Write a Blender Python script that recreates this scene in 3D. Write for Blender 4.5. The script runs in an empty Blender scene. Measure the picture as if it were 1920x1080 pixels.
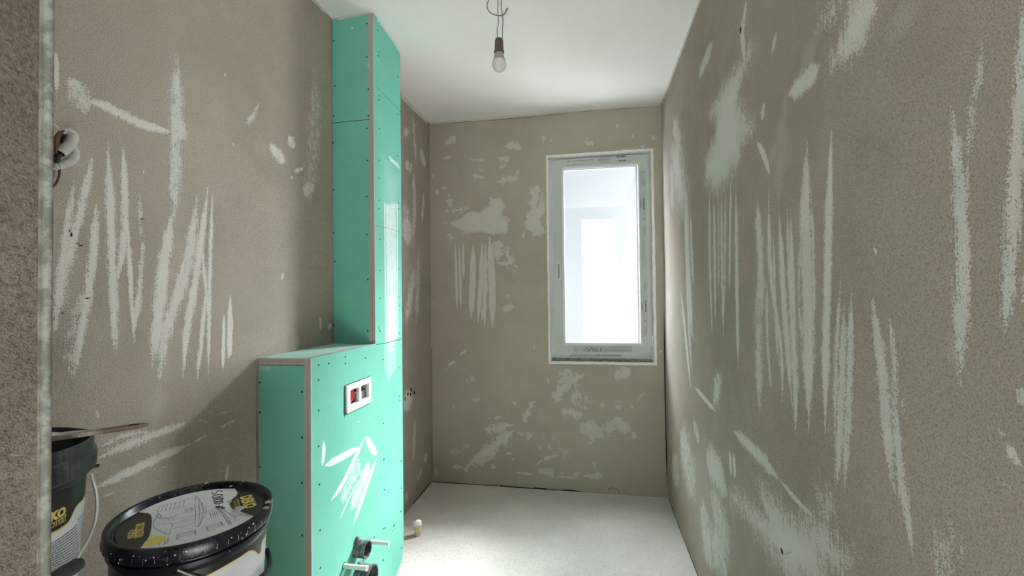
import bpy, bmesh, math, random
import numpy as np
from mathutils import Vector, Matrix
random.seed(7); rng = np.random.default_rng(7)
sc = bpy.context.scene
col = sc.collection

# ------------------------------------------------------------------ camera
F_PX = 819.3
CAM = Vector((0.0, 0.0, 1.3356))
R_ = Vector((0.9843005, 0.17612504, -0.01151049))
U_ = Vector((0.0142904, -0.01452347, 0.99979241))
F_ = Vector((-0.1759213, 0.98426066, 0.01681236))
cd = bpy.data.cameras.new('camera'); cam = bpy.data.objects.new('camera', cd); col.objects.link(cam)
cd.sensor_width = 36.0; cd.lens = F_PX * 36 / 1920; cd.clip_start = 0.02
m = Matrix.Identity(4)
for i in range(3):
    m[i][0] = R_[i]; m[i][1] = U_[i]; m[i][2] = -F_[i]; m[i][3] = CAM[i]
cam.matrix_world = m
sc.camera = cam
# ------------------------------------------------------------------ light
WORLD_STRENGTH = 1.0      # dim stairwell daylight behind the doorway
SKY_SIDE = 24.0           # open sky on the window side
HALL = 0.19
SUN_ENERGY = 25.0
SUN_ANGLE = 30
SUN_EL = 38
EXPOSURE = 0.42
w = bpy.data.worlds.new('daylight'); sc.world = w; w.use_nodes = True
wn = w.node_tree.nodes; wl = w.node_tree.links
bg = wn['Background']; bg.inputs[1].default_value = WORLD_STRENGTH
tc = wn.new('ShaderNodeTexCoord'); sp = wn.new('ShaderNodeSeparateXYZ'); mr = wn.new('ShaderNodeMapRange')
mx = wn.new('ShaderNodeMix'); mx.data_type = 'RGBA'
wl.new(tc.outputs['Generated'], sp.inputs[0]); wl.new(sp.outputs['Y'], mr.inputs['Value'])
mr.inputs['From Min'].default_value = -0.1; mr.inputs['From Max'].default_value = 0.25
wl.new(mr.outputs[0], mx.inputs['Factor'])
mx.inputs['A'].default_value = (1.0 * HALL, 0.95 * HALL, 0.87 * HALL, 1); mx.inputs['B'].default_value = (0.93 * SKY_SIDE, 0.98 * SKY_SIDE, 1.0 * SKY_SIDE, 1)
wl.new(mx.outputs['Result'], bg.inputs[0])
sd = bpy.data.lights.new('sun', 'SUN'); sd.energy = SUN_ENERGY; sd.angle = math.radians(SUN_ANGLE); sd.color = (1.0, 0.985, 0.96)
so = bpy.data.objects.new('sun', sd); col.objects.link(so)
el = math.radians(SUN_EL)
so.rotation_euler = Vector((-0.62 * math.cos(el), -0.78 * math.cos(el), -math.sin(el))).to_track_quat('-Z', 'Y').to_euler()
so.location = (3, 7, 5)
for nm, loc, sx, sy, rx in (('window_portal', (0.07, 3.2, 1.58), 0.72, 1.46, -90), ('doorway_portal', (0.02, 0.15, 1.3), 0.94, 2.6, 90)):
    pd = bpy.data.lights.new(nm, 'AREA'); pd.shape = 'RECTANGLE'; pd.size = sx; pd.size_y = sy; pd.cycles.is_portal = True
    po = bpy.data.objects.new(nm, pd); col.objects.link(po); po.location = loc; po.rotation_euler = (math.radians(rx), 0, 0)
sc.view_settings.view_transform = 'Standard'; sc.view_settings.look = 'None'
sc.view_settings.exposure = EXPOSURE; sc.view_settings.gamma = 1.0; sc.view_settings.use_curve_mapping = False

# ------------------------------------------------------------------ helpers
XL, XR, YB, H = -1.1365, 0.481, 3.0105, 2.6
XF, YN, YC, YE, ZT = -0.932, 1.337, 1.787, 2.065, 1.130      # casing: side face, near face, column face, far end, top
JX, JY0, JY1 = -0.45, 0.176, 0.296                             # doorway jamb

def ray(x, y): return F_ + R_ * ((x - 960) / F_PX) + U_ * ((540 - y) / F_PX)
def hit(x, y, ax, v):
    d = ray(x, y); return CAM + d * ((v - CAM[ax]) / d[ax])
def hit_plane(x, y, p0, n):
    d = ray(x, y); return CAM + d * ((p0 - CAM).dot(n) / d.dot(n))

def tag(o, label=None, cat=None, group=None, kind=None):
    if label: o['label'] = label
    if cat: o['category'] = cat
    if group: o['group'] = group
    if kind: o['kind'] = kind
    return o
def empty(name, loc, rot=(0, 0, 0)):
    o = bpy.data.objects.new(name, None); col.objects.link(o); o.location = loc; o.rotation_euler = rot
    o.empty_display_size = 0.05
    return o
def link(name, me, mat=None, parent=None, local=False):
    o = bpy.data.objects.new(name, me); col.objects.link(o)
    if mat: me.materials.append(mat)
    if parent:
        o.parent = parent
        if not local:
            # meshes are written in world coordinates; a parent that is itself a part already sits at the world origin
            if parent.parent is None: o.matrix_parent_inverse = Matrix.LocRotScale(parent.location, parent.rotation_euler, parent.scale).inverted()
    return o

class MB:
    def __init__(s): s.v = []; s.f = []; s.sm = []
    def add(s, vs, fs, smooth=False):
        n = len(s.v); s.v += [tuple(v) for v in vs]; s.f += [tuple(i + n for i in f) for f in fs]; s.sm += [smooth] * len(fs); return s
    def box(s, a, b):
        x0, y0, z0 = a; x1, y1, z1 = b
        return s.add([(x0, y0, z0), (x1, y0, z0), (x1, y1, z0), (x0, y1, z0), (x0, y0, z1), (x1, y0, z1), (x1, y1, z1), (x0, y1, z1)],
                     [(0, 3, 2, 1), (4, 5, 6, 7), (0, 1, 5, 4), (1, 2, 6, 5), (2, 3, 7, 6), (3, 0, 4, 7)])
    def prism(s, poly, d, n=None):
        """poly: 3D points, extruded by vector d"""
        k = len(poly); d = Vector(d)
        vs = [Vector(p) for p in poly] + [Vector(p) + d for p in poly]
        return s.add(vs, [tuple(range(k))[::-1], tuple(range(k, 2 * k))] + [(i, (i + 1) % k, k + (i + 1) % k, k + i) for i in range(k)])
    def tube(s, pts, r, seg=10, cap=True, radf=None):
        pts = [Vector(p) for p in pts]; n = len(pts); vs = []; fs = []
        t = (pts[1] - pts[0]).normalized(); a = t.orthogonal().normalized()
        for i, p in enumerate(pts):
            t2 = (pts[min(i + 1, n - 1)] - pts[max(i - 1, 0)]).normalized()
            a = (a - t2 * a.dot(t2)).normalized(); b = t2.cross(a)
            rr = radf(i) if radf else r
            for k in range(seg):
                q = 2 * math.pi * k / seg; vs.append(p + (a * math.cos(q) + b * math.sin(q)) * rr)
        for i in range(n - 1):
            for k in range(seg):
                fs.append((i * seg + k, i * seg + (k + 1) % seg, (i + 1) * seg + (k + 1) % seg, (i + 1) * seg + k))
        if cap: fs += [tuple(range(seg))[::-1], tuple(range((n - 1) * seg, n * seg))]
        return s.add(vs, fs, True)
    def lathe(s, prof, seg=64, M=None, close=False):
        vs = []; fs = []; n = len(prof)
        for r, z in prof:
            for k in range(seg):
                q = 2 * math.pi * k / seg; v = Vector((r * math.cos(q), r * math.sin(q), z)); vs.append(M @ v if M else v)
        for i in range(n - 1 if not close else n):
            j = (i + 1) % n
            for k in range(seg): fs.append((i * seg + k, i * seg + (k + 1) % seg, j * seg + (k + 1) % seg, j * seg + k))
        return s.add(vs, fs, True)
    def build(s, name, mat=None, parent=None, local=False, bevel=0, flat=False):
        me = bpy.data.meshes.new(name); me.from_pydata(s.v, [], s.f)
        bm = bmesh.new(); bm.from_mesh(me); bmesh.ops.remove_doubles(bm, verts=bm.verts, dist=1e-6)
        bmesh.ops.recalc_face_normals(bm, faces=bm.faces); bm.to_mesh(me); bm.free()
        if any(s.sm) and not flat:
            me.shade_smooth(); me.set_sharp_from_angle(angle=math.radians(40))
        o = link(name, me, mat, parent, local)
        if bevel:
            b = o.modifiers.new('bevel', 'BEVEL'); b.width = bevel; b.segments = 2; b.limit_method = 'ANGLE'
        return o
def spline(pts, n=8):
    pts = [Vector(p) for p in pts]; P = [pts[0] * 2 - pts[1]] + pts + [pts[-1] * 2 - pts[-2]]; out = []
    for i in range(1, len(P) - 2):
        for k in range(n):
            t = k / n; a, b, c, d = P[i - 1], P[i], P[i + 1], P[i + 2]
            out.append(0.5 * ((2 * b) + (c - a) * t + (2 * a - 5 * b + 4 * c - d) * t * t + (3 * b - a - 3 * c + d) * t ** 3))
    out.append(pts[-1]); return out

# ------------------------------------------------------------------ materials
class Mat:
    def __init__(s, name, base=(0.8, 0.8, 0.8), rough=0.8, spec=0.3, metal=0.0):
        s.m = bpy.data.materials.new(name); s.m.use_nodes = True; s.n = s.m.node_tree.nodes; s.l = s.m.node_tree.links
        s.b = s.n['Principled BSDF']; s.b.inputs['Base Color'].default_value = (*base, 1); s.b.inputs['Roughness'].default_value = rough
        s.b.inputs['Specular IOR Level'].default_value = spec; s.b.inputs['Metallic'].default_value = metal
        s.o = s.n['Material Output']; s.pos = None
    def P(s):
        if s.pos is None:
            g = s.n.new('ShaderNodeTexCoord'); s.pos = g.outputs['Object']
        return s.pos
    def noise(s, scale, detail=3, rough=0.5, stretch=None, dist=0.0):
        t = s.n.new('ShaderNodeTexNoise'); t.inputs['Scale'].default_value = scale; t.inputs['Detail'].default_value = detail
        t.inputs['Roughness'].default_value = rough; t.inputs['Distortion'].default_value = dist
        if stretch:
            mp = s.n.new('ShaderNodeMapping'); mp.inputs['Scale'].default_value = stretch; s.l.new(s.P(), mp.inputs[0]); s.l.new(mp.outputs[0], t.inputs['Vector'])
        else: s.l.new(s.P(), t.inputs['Vector'])
        return t.outputs['Fac']
    def math(s, op, a, b=None, clamp=False):
        t = s.n.new('ShaderNodeMath'); t.operation = op; t.use_clamp = clamp
        for i, v in enumerate((a, b)):
            if v is None: continue
            if isinstance(v, (int, float)): t.inputs[i].default_value = v
            else: s.l.new(v, t.inputs[i])
        return t.outputs[0]
    def remap(s, v, a, b, c=0.0, d=1.0, smooth=True):
        t = s.n.new('ShaderNodeMapRange'); t.interpolation_type = 'SMOOTHSTEP' if smooth else 'LINEAR'
        s.l.new(v, t.inputs['Value'])
        for k, x in zip(('From Min', 'From Max', 'To Min', 'To Max'), (a, b, c, d)): t.inputs[k].default_value = x
        return t.outputs[0]
    def mix(s, fac, a, b, mode='MIX'):
        t = s.n.new('ShaderNodeMix'); t.data_type = 'RGBA'; t.blend_type = mode
        for k, v in (('Factor', fac), ('A', a), ('B', b)):
            inp = [i for i in t.inputs if i.name == k and (i.type == 'RGBA' if k != 'Factor' else i.type == 'VALUE')][0]
            if isinstance(v, (int, float)): inp.default_value = v
            elif isinstance(v, tuple): inp.default_value = (*v, 1) if len(v) == 3 else v
            else: s.l.new(v, inp)
        return [o for o in t.outputs if o.type == 'RGBA'][0]
    def color(s, c): s.l.new(c, s.b.inputs['Base Color'])
    def bump(s, h, dist=0.001, strength=1.0):
        t = s.n.new('ShaderNodeBump'); t.inputs['Distance'].default_value = dist; t.inputs['Strength'].default_value = strength
        s.l.new(h, t.inputs['Height']); s.l.new(t.outputs[0], s.b.inputs['Normal'])
    def attr(s, name):
        t = s.n.new('ShaderNodeAttribute'); t.attribute_name = name; return t.outputs['Fac']

def plaster(name, base, dark, scuffc, grain_scale, grain_amt, bump_d, spotty=0.35, gritty=0.25, edge=0.07, grit_scale=220, fibre=False):
    M = Mat(name, rough=0.92, spec=0.12)
    big = M.noise(1.6, 4, 0.6); mid = M.noise(9, 5, 0.62); g = M.noise(grain_scale, 3, 0.7); g2 = M.noise(grain_scale * 2.6, 2, 0.6)
    c = M.mix(M.remap(big, 0.3, 0.7), dark, base)
    c = M.mix(M.math('MULTIPLY', M.remap(mid, 0.35, 0.75), 0.3), c, tuple(x * 1.12 for x in base))
    gg = M.math('ADD', M.math('MULTIPLY', g, 0.6), M.math('MULTIPLY', g2, 0.4))
    c = M.mix(M.remap(gg, 0.36, 0.52, grain_amt, 0.0), c, tuple(x * 0.52 for x in dark))
    c = M.mix(M.remap(gg, 0.52, 0.66, 0.0, grain_amt * 0.6), c, tuple(x * 1.35 for x in base))
    a = M.attr('scuff')
    n1 = M.noise(28, 5, 0.65, dist=0.4) if not fibre else M.noise(1, 4, 0.65, stretch=(190, 190, 8)); n2 = M.noise(grit_scale, 3, 0.7)
    nn1 = M.remap(n1, 0.28, 0.72, -0.5, 0.5, False); nn2 = M.remap(n2, 0.3, 0.7, -0.5, 0.5, False)
    v = M.math('ADD', a, M.math('ADD', M.math('MULTIPLY', nn1, spotty), M.math('MULTIPLY', nn2, gritty)))
    if fibre:
        v = M.math('ADD', v, M.math('MULTIPLY', M.remap(M.noise(36, 4, 0.65, dist=0.5), 0.3, 0.7, -0.5, 0.5, False), 0.42))
        v = M.math('ADD', v, M.math('MULTIPLY', M.remap(M.noise(120, 3, 0.7), 0.3, 0.7, -0.5, 0.5, False), 0.3))
    mk = M.math('MULTIPLY', M.remap(v, 0.42 - edge, 0.42 + edge), M.remap(a, 0.03, 0.2))
    sc_c = M.mix(M.remap(n2, 0.3, 0.7), tuple(x * 0.92 for x in scuffc), tuple(x * 1.06 for x in scuffc))
    c = M.mix(M.math('MULTIPLY', mk, M.remap(a, 0.1, 1.0, 0.55, 0.95, False)), c, sc_c)
    s2 = M.attr('haze')
    c = M.mix(M.math('MULTIPLY', s2, M.remap(n2, 0.3, 0.7, 0.35, 0.8)), c, sc_c)
    d = M.attr('crack')
    c = M.mix(M.remap(d, 0.35, 0.65), c, (0.035, 0.03, 0.025))
    M.color(c)
    hgt = M.math('ADD', M.math('MULTIPLY', gg, 1.25 if fibre else 1.0), M.math('MULTIPLY', mk, 0.35))
    hgt = M.math('SUBTRACT', hgt, M.math('MULTIPLY', d, 1.5))
    M.bump(hgt, bump_d, 0.9)
    return M.m
WALL = (0.455, 0.40, 0.34); WALLD = (0.375, 0.325, 0.272); SCUFF = (0.76, 0.74, 0.70)
m_right = plaster('rough_plaster_right', WALL, WALLD, SCUFF, 330, 0.75, 0.0018, spotty=0.5, gritty=0.65, edge=0.16, grit_scale=330, fibre=True)
m_left = plaster('rough_plaster_left', WALL, WALLD, SCUFF, 330, 0.8, 0.002, spotty=0.45, gritty=0.7, edge=0.16, grit_scale=330, fibre=True)
m_back = plaster('smooth_plaster_back', (0.50, 0.455, 0.38), (0.43, 0.39, 0.322), (0.67, 0.66, 0.60), 300, 0.12, 0.0006, spotty=0.95, gritty=0.25, edge=0.05, grit_scale=120)
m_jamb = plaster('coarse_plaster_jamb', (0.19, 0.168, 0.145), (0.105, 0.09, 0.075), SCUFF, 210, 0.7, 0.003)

M = Mat('painted_ceiling', (0.86, 0.875, 0.86), 0.75, 0.2)
M.color(M.mix(M.remap(M.noise(2.2, 4, 0.6), 0.3, 0.75), (0.90, 0.89, 0.87), (0.94, 0.93, 0.91)))
M.bump(M.noise(60, 3), 0.0004); m_ceil = M.m

M = Mat('cement_floor', rough=0.85, spec=0.15)
c = M.mix(M.remap(M.noise(3, 5, 0.65), 0.35, 0.7), (0.66, 0.645, 0.61), (0.76, 0.745, 0.71))
f1 = M.noise(75, 5, 0.75); c = M.mix(M.remap(f1, 0.34, 0.47, 0.75, 0), c, (0.52, 0.50, 0.46)); c = M.mix(M.remap(f1, 0.56, 0.68, 0, 0.5), c, (0.86, 0.84, 0.80))
f2 = M.noise(22, 4, 0.7, dist=1.0); c = M.mix(M.remap(f2, 0.58, 0.70, 0, 0.5), c, (0.62, 0.60, 0.56))
f3 = M.noise(340, 1); c = M.mix(M.remap(f3, 0.2, 0.27, 0.6, 0), c, (0.2, 0.18, 0.15))
cr = M.attr('crack'); c = M.mix(M.remap(cr, 0.35, 0.65), c, (0.05, 0.045, 0.04)); M.color(c)
M.bump(M.math('ADD', f1, M.math('MULTIPLY', f2, 1.2)), 0.004); m_floor = M.m

M = Mat('green_plasterboard', rough=0.8, spec=0.15)
c = M.mix(M.remap(M.noise(5, 4, 0.6), 0.3, 0.7), (0.170, 0.515, 0.41), (0.195, 0.555, 0.445))
c = M.mix(M.remap(M.noise(160, 2, 0.6, stretch=(1, 1, 0.15)), 0.3, 0.7, 0, 0.12), c, (0.14, 0.45, 0.35))
s = M.attr('scuff'); n1 = M.noise(40, 4, 0.65); n2 = M.noise(260, 3, 0.7, stretch=(1, 1, 0.3))
v = M.math('ADD', s, M.math('ADD', M.math('MULTIPLY', M.math('SUBTRACT', n1, 0.5), 0.3), M.math('MULTIPLY', M.math('SUBTRACT', n2, 0.5), 0.3)))
c = M.mix(M.math('MULTIPLY', M.remap(v, 0.42, 0.58), M.remap(s, 0.1, 1.0, 0.4, 0.95, False)), c, (0.80, 0.83, 0.83))
c = M.mix(M.math('MULTIPLY', M.attr('haze'), M.remap(n2, 0.3, 0.7, 0.5, 0.9)), c, (0.74, 0.80, 0.80))
c = M.mix(M.remap(M.attr('crack'), 0.35, 0.65), c, (0.04, 0.07, 0.055)); M.color(c)
M.bump(M.noise(400, 2), 0.0003); m_green = M.m
M = Mat('gypsum_core', rough=0.9, spec=0.1)
n = M.noise(1.0, 4, 0.7, stretch=(900, 900, 6)); c = M.mix(M.remap(n, 0.35, 0.65), (0.40, 0.335, 0.30), (0.56, 0.49, 0.45)); M.color(c); M.bump(M.noise(180, 4, 0.7), 0.002); m_core = M.m
m_gap = Mat('dark_gap', (0.05, 0.05, 0.045), 0.95).m
m_screw = Mat('black_screw', (0.03, 0.035, 0.035), 0.5, 0.5).m
M = Mat('galvanised_profile', (0.3, 0.3, 0.3), 0.7, 0.3, 0.0)
M.color(M.mix(M.remap(M.noise(60, 4, 0.7), 0.4, 0.6), (0.13, 0.125, 0.11), (0.24, 0.235, 0.22))); m_bead = M.m
M = Mat('plaster_reveal', (0.8, 0.78, 0.74), 0.85, 0.15)
M.color(M.mix(M.remap(M.noise(30, 4, 0.7), 0.32, 0.62), (0.88, 0.85, 0.81), (0.95, 0.94, 0.92))); M.bump(M.noise(90, 4), 0.002); m_reveal = M.m
m_upvc = Mat('white_upvc', (0.80, 0.80, 0.81), 0.3, 0.5).m
M = Mat('grey_protective_film', (0.60, 0.64, 0.62), 0.45, 0.4)
m_film = M.m
m_filmp = Mat('printed_film_band', (0.42, 0.46, 0.44), 0.4, 0.4).m
m_filmp2 = Mat('printed_film_strip', (0.52, 0.56, 0.54), 0.4, 0.4).m
m_ink = Mat('dark_print', (0.09, 0.11, 0.10), 0.5, 0.3).m
m_marker = Mat('black_marker', (0.02, 0.02, 0.03), 0.5, 0.3).m
m_seal = Mat('grey_gasket', (0.30, 0.32, 0.33), 0.6, 0.3).m
M = Mat('window_glass', rough=0.0); M.n.remove(M.b)
tr = M.n.new('ShaderNodeBsdfTransparent'); gl = M.n.new('ShaderNodeBsdfGlossy'); fr = M.n.new('ShaderNodeFresnel'); ms = M.n.new('ShaderNodeMixShader')
tr.inputs[0].default_value = (0.94, 0.96, 0.96, 1); gl.inputs['Roughness'].default_value = 0.01; fr.inputs['IOR'].default_value = 1.45
gm = M.n.new('ShaderNodeNewGeometry'); M.l.new(M.remap(gm.outputs['Backfacing'], 0, 1, 1.45, 1 / 1.45, False), fr.inputs['IOR'])
M.l.new(fr.outputs[0], ms.inputs[0]); M.l.new(tr.outputs[0], ms.inputs[1]); M.l.new(gl.outputs[0], ms.inputs[2]); M.l.new(ms.outputs[0], M.o.inputs[0]); m_glass = M.m
m_white = Mat('white_plastic', (0.86, 0.86, 0.86), 0.35, 0.5).m
m_red = Mat('red_plastic', (0.55, 0.015, 0.02), 0.35, 0.5).m
m_inner = Mat('grey_plastic', (0.5, 0.5, 0.5), 0.5, 0.4).m
M = Mat('black_bucket_plastic', (0.012, 0.014, 0.02), 0.28, 0.5)
d1 = M.noise(7, 5, 0.75); d2 = M.noise(150, 3, 0.8)
dm = M.math('MULTIPLY', M.remap(d1, 0.5, 0.75), M.remap(d2, 0.5, 0.72)); c = M.mix(M.math('MULTIPLY', dm, 0.75), (0.010, 0.012, 0.018), (0.32, 0.32, 0.30)); M.color(c)
M.l.new(M.remap(dm, 0, 0.6, 0.26, 0.8), M.b.inputs['Roughness']); m_black = M.m
M = Mat('dusty_bucket_plastic', (0.03, 0.035, 0.04), 0.4, 0.5)
d1 = M.noise(6, 5, 0.75); d2 = M.noise(1, 4, 0.8, stretch=(260, 260, 14))
dm = M.math('MULTIPLY', M.remap(d1, 0.4, 0.7), M.remap(d2, 0.4, 0.65)); M.color(M.mix(M.math('MULTIPLY', dm, 0.6), (0.012, 0.016, 0.022), (0.26, 0.28, 0.27)))
M.l.new(M.remap(dm, 0, 0.6, 0.3, 0.8), M.b.inputs['Roughness']); m_dusty = M.m
m_lblack = Mat('glossy_black_label', (0.018, 0.017, 0.013), 0.3, 0.5).m
M = Mat('white_label', (0.72, 0.74, 0.77), 0.4, 0.4)
M.color(M.mix(M.remap(M.noise(12, 5, 0.7), 0.45, 0.7), (0.74, 0.76, 0.79), (0.64, 0.66, 0.68))); m_lwhite = M.m
m_gold = Mat('gold_print', (0.72, 0.58, 0.16), 0.4, 0.5).m
m_dgold = Mat('dull_gold_print', (0.42, 0.34, 0.12), 0.45, 0.4).m
m_sketch = Mat('grey_print', (0.16, 0.18, 0.21), 0.6, 0.3).m
m_wire = Mat('galvanised_wire', (0.72, 0.72, 0.72), 0.35, 0.5, 0.5).m
m_grip = Mat('black_grip', (0.015, 0.015, 0.015), 0.55, 0.4).m
M = Mat('dried_mortar', (0.42, 0.40, 0.36), 0.95, 0.1)
M.color(M.mix(M.remap(M.noise(40, 4, 0.7), 0.35, 0.65), (0.16, 0.155, 0.13), (0.36, 0.34, 0.30))); M.bump(M.noise(60, 5), 0.004); m_mortar = M.m
M = Mat('mortar_stained_wood', (0.3, 0.2, 0.15), 0.8, 0.2)
sep = M.n.new('ShaderNodeSeparateXYZ'); M.l.new(M.P(), sep.inputs[0])
g = M.noise(1, 4, 0.7, stretch=(6, 160, 160)); wd = M.mix(M.remap(g, 0.3, 0.7), (0.16, 0.085, 0.05), (0.34, 0.26, 0.20))
n = M.noise(60, 4, 0.7)
coat = M.remap(M.math('ADD', sep.outputs[0], M.math('MULTIPLY', M.math('SUBTRACT', n, 0.5), 0.06)), 0.0, 0.03, 1, 0)
M.color(M.mix(coat, wd, M.mix(M.remap(n, 0.35, 0.65), (0.36, 0.33, 0.27), (0.62, 0.60, 0.54)))); M.bump(n, 0.002); m_stick = M.m
M = Mat('raw_board', (0.45, 0.33, 0.2), 0.8, 0.2); M.color(M.mix(M.noise(1, 4, 0.6, stretch=(6, 60, 60)), (0.36, 0.25, 0.15), (0.55, 0.42, 0.28))); m_crate = M.m
m_conduit = Mat('grey_conduit', (0.56, 0.56, 0.52), 0.5, 0.4).m
m_cabblk = Mat('black_cable', (0.02, 0.02, 0.022), 0.5, 0.4).m
m_copper = Mat('brown_cable', (0.16, 0.055, 0.03), 0.45, 0.4).m
m_purple = Mat('purple_wire', (0.12, 0.03, 0.06), 0.5, 0.4).m
M = Mat('grey_drain_pipe', (0.12, 0.12, 0.125), 0.5, 0.4)
M.color(M.mix(M.remap(M.noise(45, 4, 0.75), 0.42, 0.62), (0.05, 0.05, 0.055), (0.20, 0.20, 0.20))); m_drain = M.m
m_sleeve = Mat('white_sleeve', (0.82, 0.83, 0.80), 0.4, 0.4).m
m_hole = Mat('dark_inside', (0.01, 0.01, 0.01), 0.9, 0.1).m
m_wiregrey = Mat('grey_wire', (0.10, 0.095, 0.09), 0.5, 0.4).m
M = Mat('brown_bakelite', (0.10, 0.072, 0.062), 0.5, 0.4); m_holder = M.m
m_bulbbase = Mat('grey_bulb_base', (0.34, 0.33, 0.31), 0.45, 0.4).m
M = Mat('opal_bulb_glass', (0.72, 0.71, 0.68), 0.18, 0.5); m_opal = M.m
m_foam = Mat('plaster_lump', (0.86, 0.85, 0.80), 0.9, 0.1).m
M = Mat('pale_yellow_plastic', (0.66, 0.62, 0.30), 0.35, 0.5); m_yel = M.m
M = Mat('outside_render', (0.50, 0.51, 0.535), 0.9, 0.1); m_out1 = M.m
m_out2 = Mat('outside_white_wall', (0.47, 0.47, 0.49), 0.9, 0.1).m
m_out3 = Mat('outside_pink_wall', (0.86, 0.78, 0.80), 0.9, 0.1).m
m_pav = Mat('outside_ground', (0.8, 0.8, 0.78), 0.9, 0.1).m
#MATS_END

# ------------------------------------------------------------------ painted-field walls
# plaster smears, scratches and cracks: each is a stroke given where it is seen and carried onto its wall
class Field:
    """regular grid on a wall plane; ax = axis of the plane normal, v its value; a0..a1 along the wall, z0..z1 up"""
    def __init__(s, ax, v, a0, a1, z0, z1, step):
        s.ax, s.v, s.a0, s.a1, s.z0, s.z1 = ax, v, a0, a1, z0, z1
        s.na = int(round((a1 - a0) / step)) + 1; s.nz = int(round((z1 - z0) / step)) + 1
        s.A = np.linspace(a0, a1, s.na); s.Z = np.linspace(z0, z1, s.nz); s.st = step
        s.soft = 1.15
        s.ch = {k: np.zeros((s.nz, s.na), np.float32) for k in ('scuff', 'haze', 'crack')}
    def P(s, x, y):
        h = hit(x, y, s.ax, s.v); return (h[1] if s.ax == 0 else h[0]), h[2]
    def _win(s, lo, hi, pad):
        i0 = max(0, int((lo[0] - pad - s.a0) / s.st)); i1 = min(s.na, int((hi[0] + pad - s.a0) / s.st) + 2)
        j0 = max(0, int((lo[1] - pad - s.z0) / s.st)); j1 = min(s.nz, int((hi[1] + pad - s.z0) / s.st) + 2)
        return (i0, i1, j0, j1) if i1 > i0 and j1 > j0 else None
    def stroke(s, pts, wpx, inten=1.0, ch='scuff', taper=0.25, soft=None, endw=0.12):
        soft = soft or (0.6 if ch == 'crack' else s.soft)
        if s.soft > 1.5 and ch == 'scuff' and inten >= .85 and len(pts) > 1 and abs(pts[0][1] - pts[-1][1]) > 4 * abs(pts[0][0] - pts[-1][0]): soft = .55; inten *= 1.15
        q = [s.P(*p) for p in pts]; mid = pts[len(pts) // 2]
        a = s.P(mid[0] - 0.5, mid[1]); b = s.P(mid[0] + 0.5, mid[1])
        w = wpx * math.hypot(a[0] - b[0], a[1] - b[1])
        if abs(pts[0][0] - pts[-1][0]) > 2 * abs(pts[0][1] - pts[-1][1]):
            a = s.P(mid[0], mid[1] - 0.5); b = s.P(mid[0], mid[1] + 0.5); w = wpx * math.hypot(a[0] - b[0], a[1] - b[1])
        w = max(w, s.st * 1.1)
        s.seg(q, w, inten, ch, taper, soft, endw)
    def seg(s, q, w, inten=1.0, ch='scuff', taper=0.25, soft=0.6, endw=0.12):
        if len(q) == 1: q = [q[0], (q[0][0] + 1e-4, q[0][1])]
        if len(q) > 2: q = [(p[0], p[1]) for p in spline([(x, z, 0) for x, z in q], 5)]
        L = [0]
        for a, b in zip(q, q[1:]): L.append(L[-1] + math.hypot(b[0] - a[0], b[1] - a[1]))
        xs = [p[0] for p in q]; zs = [p[1] for p in q]
        wn_ = s._win((min(xs), min(zs)), (max(xs), max(zs)), w)
        if not wn_: return
        i0, i1, j0, j1 = wn_; X, Z = np.meshgrid(s.A[i0:i1], s.Z[j0:j1])
        best = np.full(X.shape, 9.0); par = np.zeros(X.shape)
        for k, (a, b) in enumerate(zip(q, q[1:])):
            dx, dz = b[0] - a[0], b[1] - a[1]; l2 = dx * dx + dz * dz + 1e-12
            t = np.clip(((X - a[0]) * dx + (Z - a[1]) * dz) / l2, 0, 1)
            d = np.hypot(X - a[0] - t * dx, Z - a[1] - t * dz); u = d < best
            best = np.where(u, d, best); par = np.where(u, (L[k] + t * math.sqrt(l2)) / (L[-1] + 1e-9), par)
        e = np.minimum(par, 1 - par); prof = endw + (1 - endw) * np.clip(e / taper, 0, 1) ** 0.8
        hw = 0.5 * w * prof
        f = np.clip((hw * (1 + soft * 0.5) - best) / (hw * soft + s.st * 0.35), 0, 1) * inten
        if len(q) > 1: f *= 0.55 + 0.45 * np.clip(e / (taper * 0.7), 0, 1)
        c = s.ch[ch][j0:j1, i0:i1]; np.maximum(c, f, out=c)
    def patch(s, poly, inten=1.0, softpx=6, ch='scuff'):
        q = np.array([s.P(*p) for p in poly]); a = s.P(*poly[0]); b = s.P(poly[0][0] + softpx, poly[0][1]); sf = max(math.hypot(a[0] - b[0], a[1] - b[1]), s.st)
        wn_ = s._win(q.min(0), q.max(0), sf)
        if not wn_: return
        i0, i1, j0, j1 = wn_; X, Z = np.meshgrid(s.A[i0:i1], s.Z[j0:j1]); ins = np.zeros(X.shape, bool); best = np.full(X.shape, 9.0)
        n = len(q)
        for k in range(n):
            a, b = q[k], q[(k + 1) % n]; dx, dz = b - a
            t = np.clip(((X - a[0]) * dx + (Z - a[1]) * dz) / (dx * dx + dz * dz + 1e-12), 0, 1)
            best = np.minimum(best, np.hypot(X - a[0] - t * dx, Z - a[1] - t * dz))
            cnd = ((a[1] > Z) != (b[1] > Z)) & (X < dx * (Z - a[1]) / (dz if abs(dz) > 1e-9 else 1e-9) + a[0]); ins ^= cnd
        sd_ = np.where(ins, best, -best); f = np.clip(0.5 + sd_ / (2 * sf), 0, 1) * inten
        c = s.ch[ch][j0:j1, i0:i1]; np.maximum(c, f, out=c)
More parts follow.
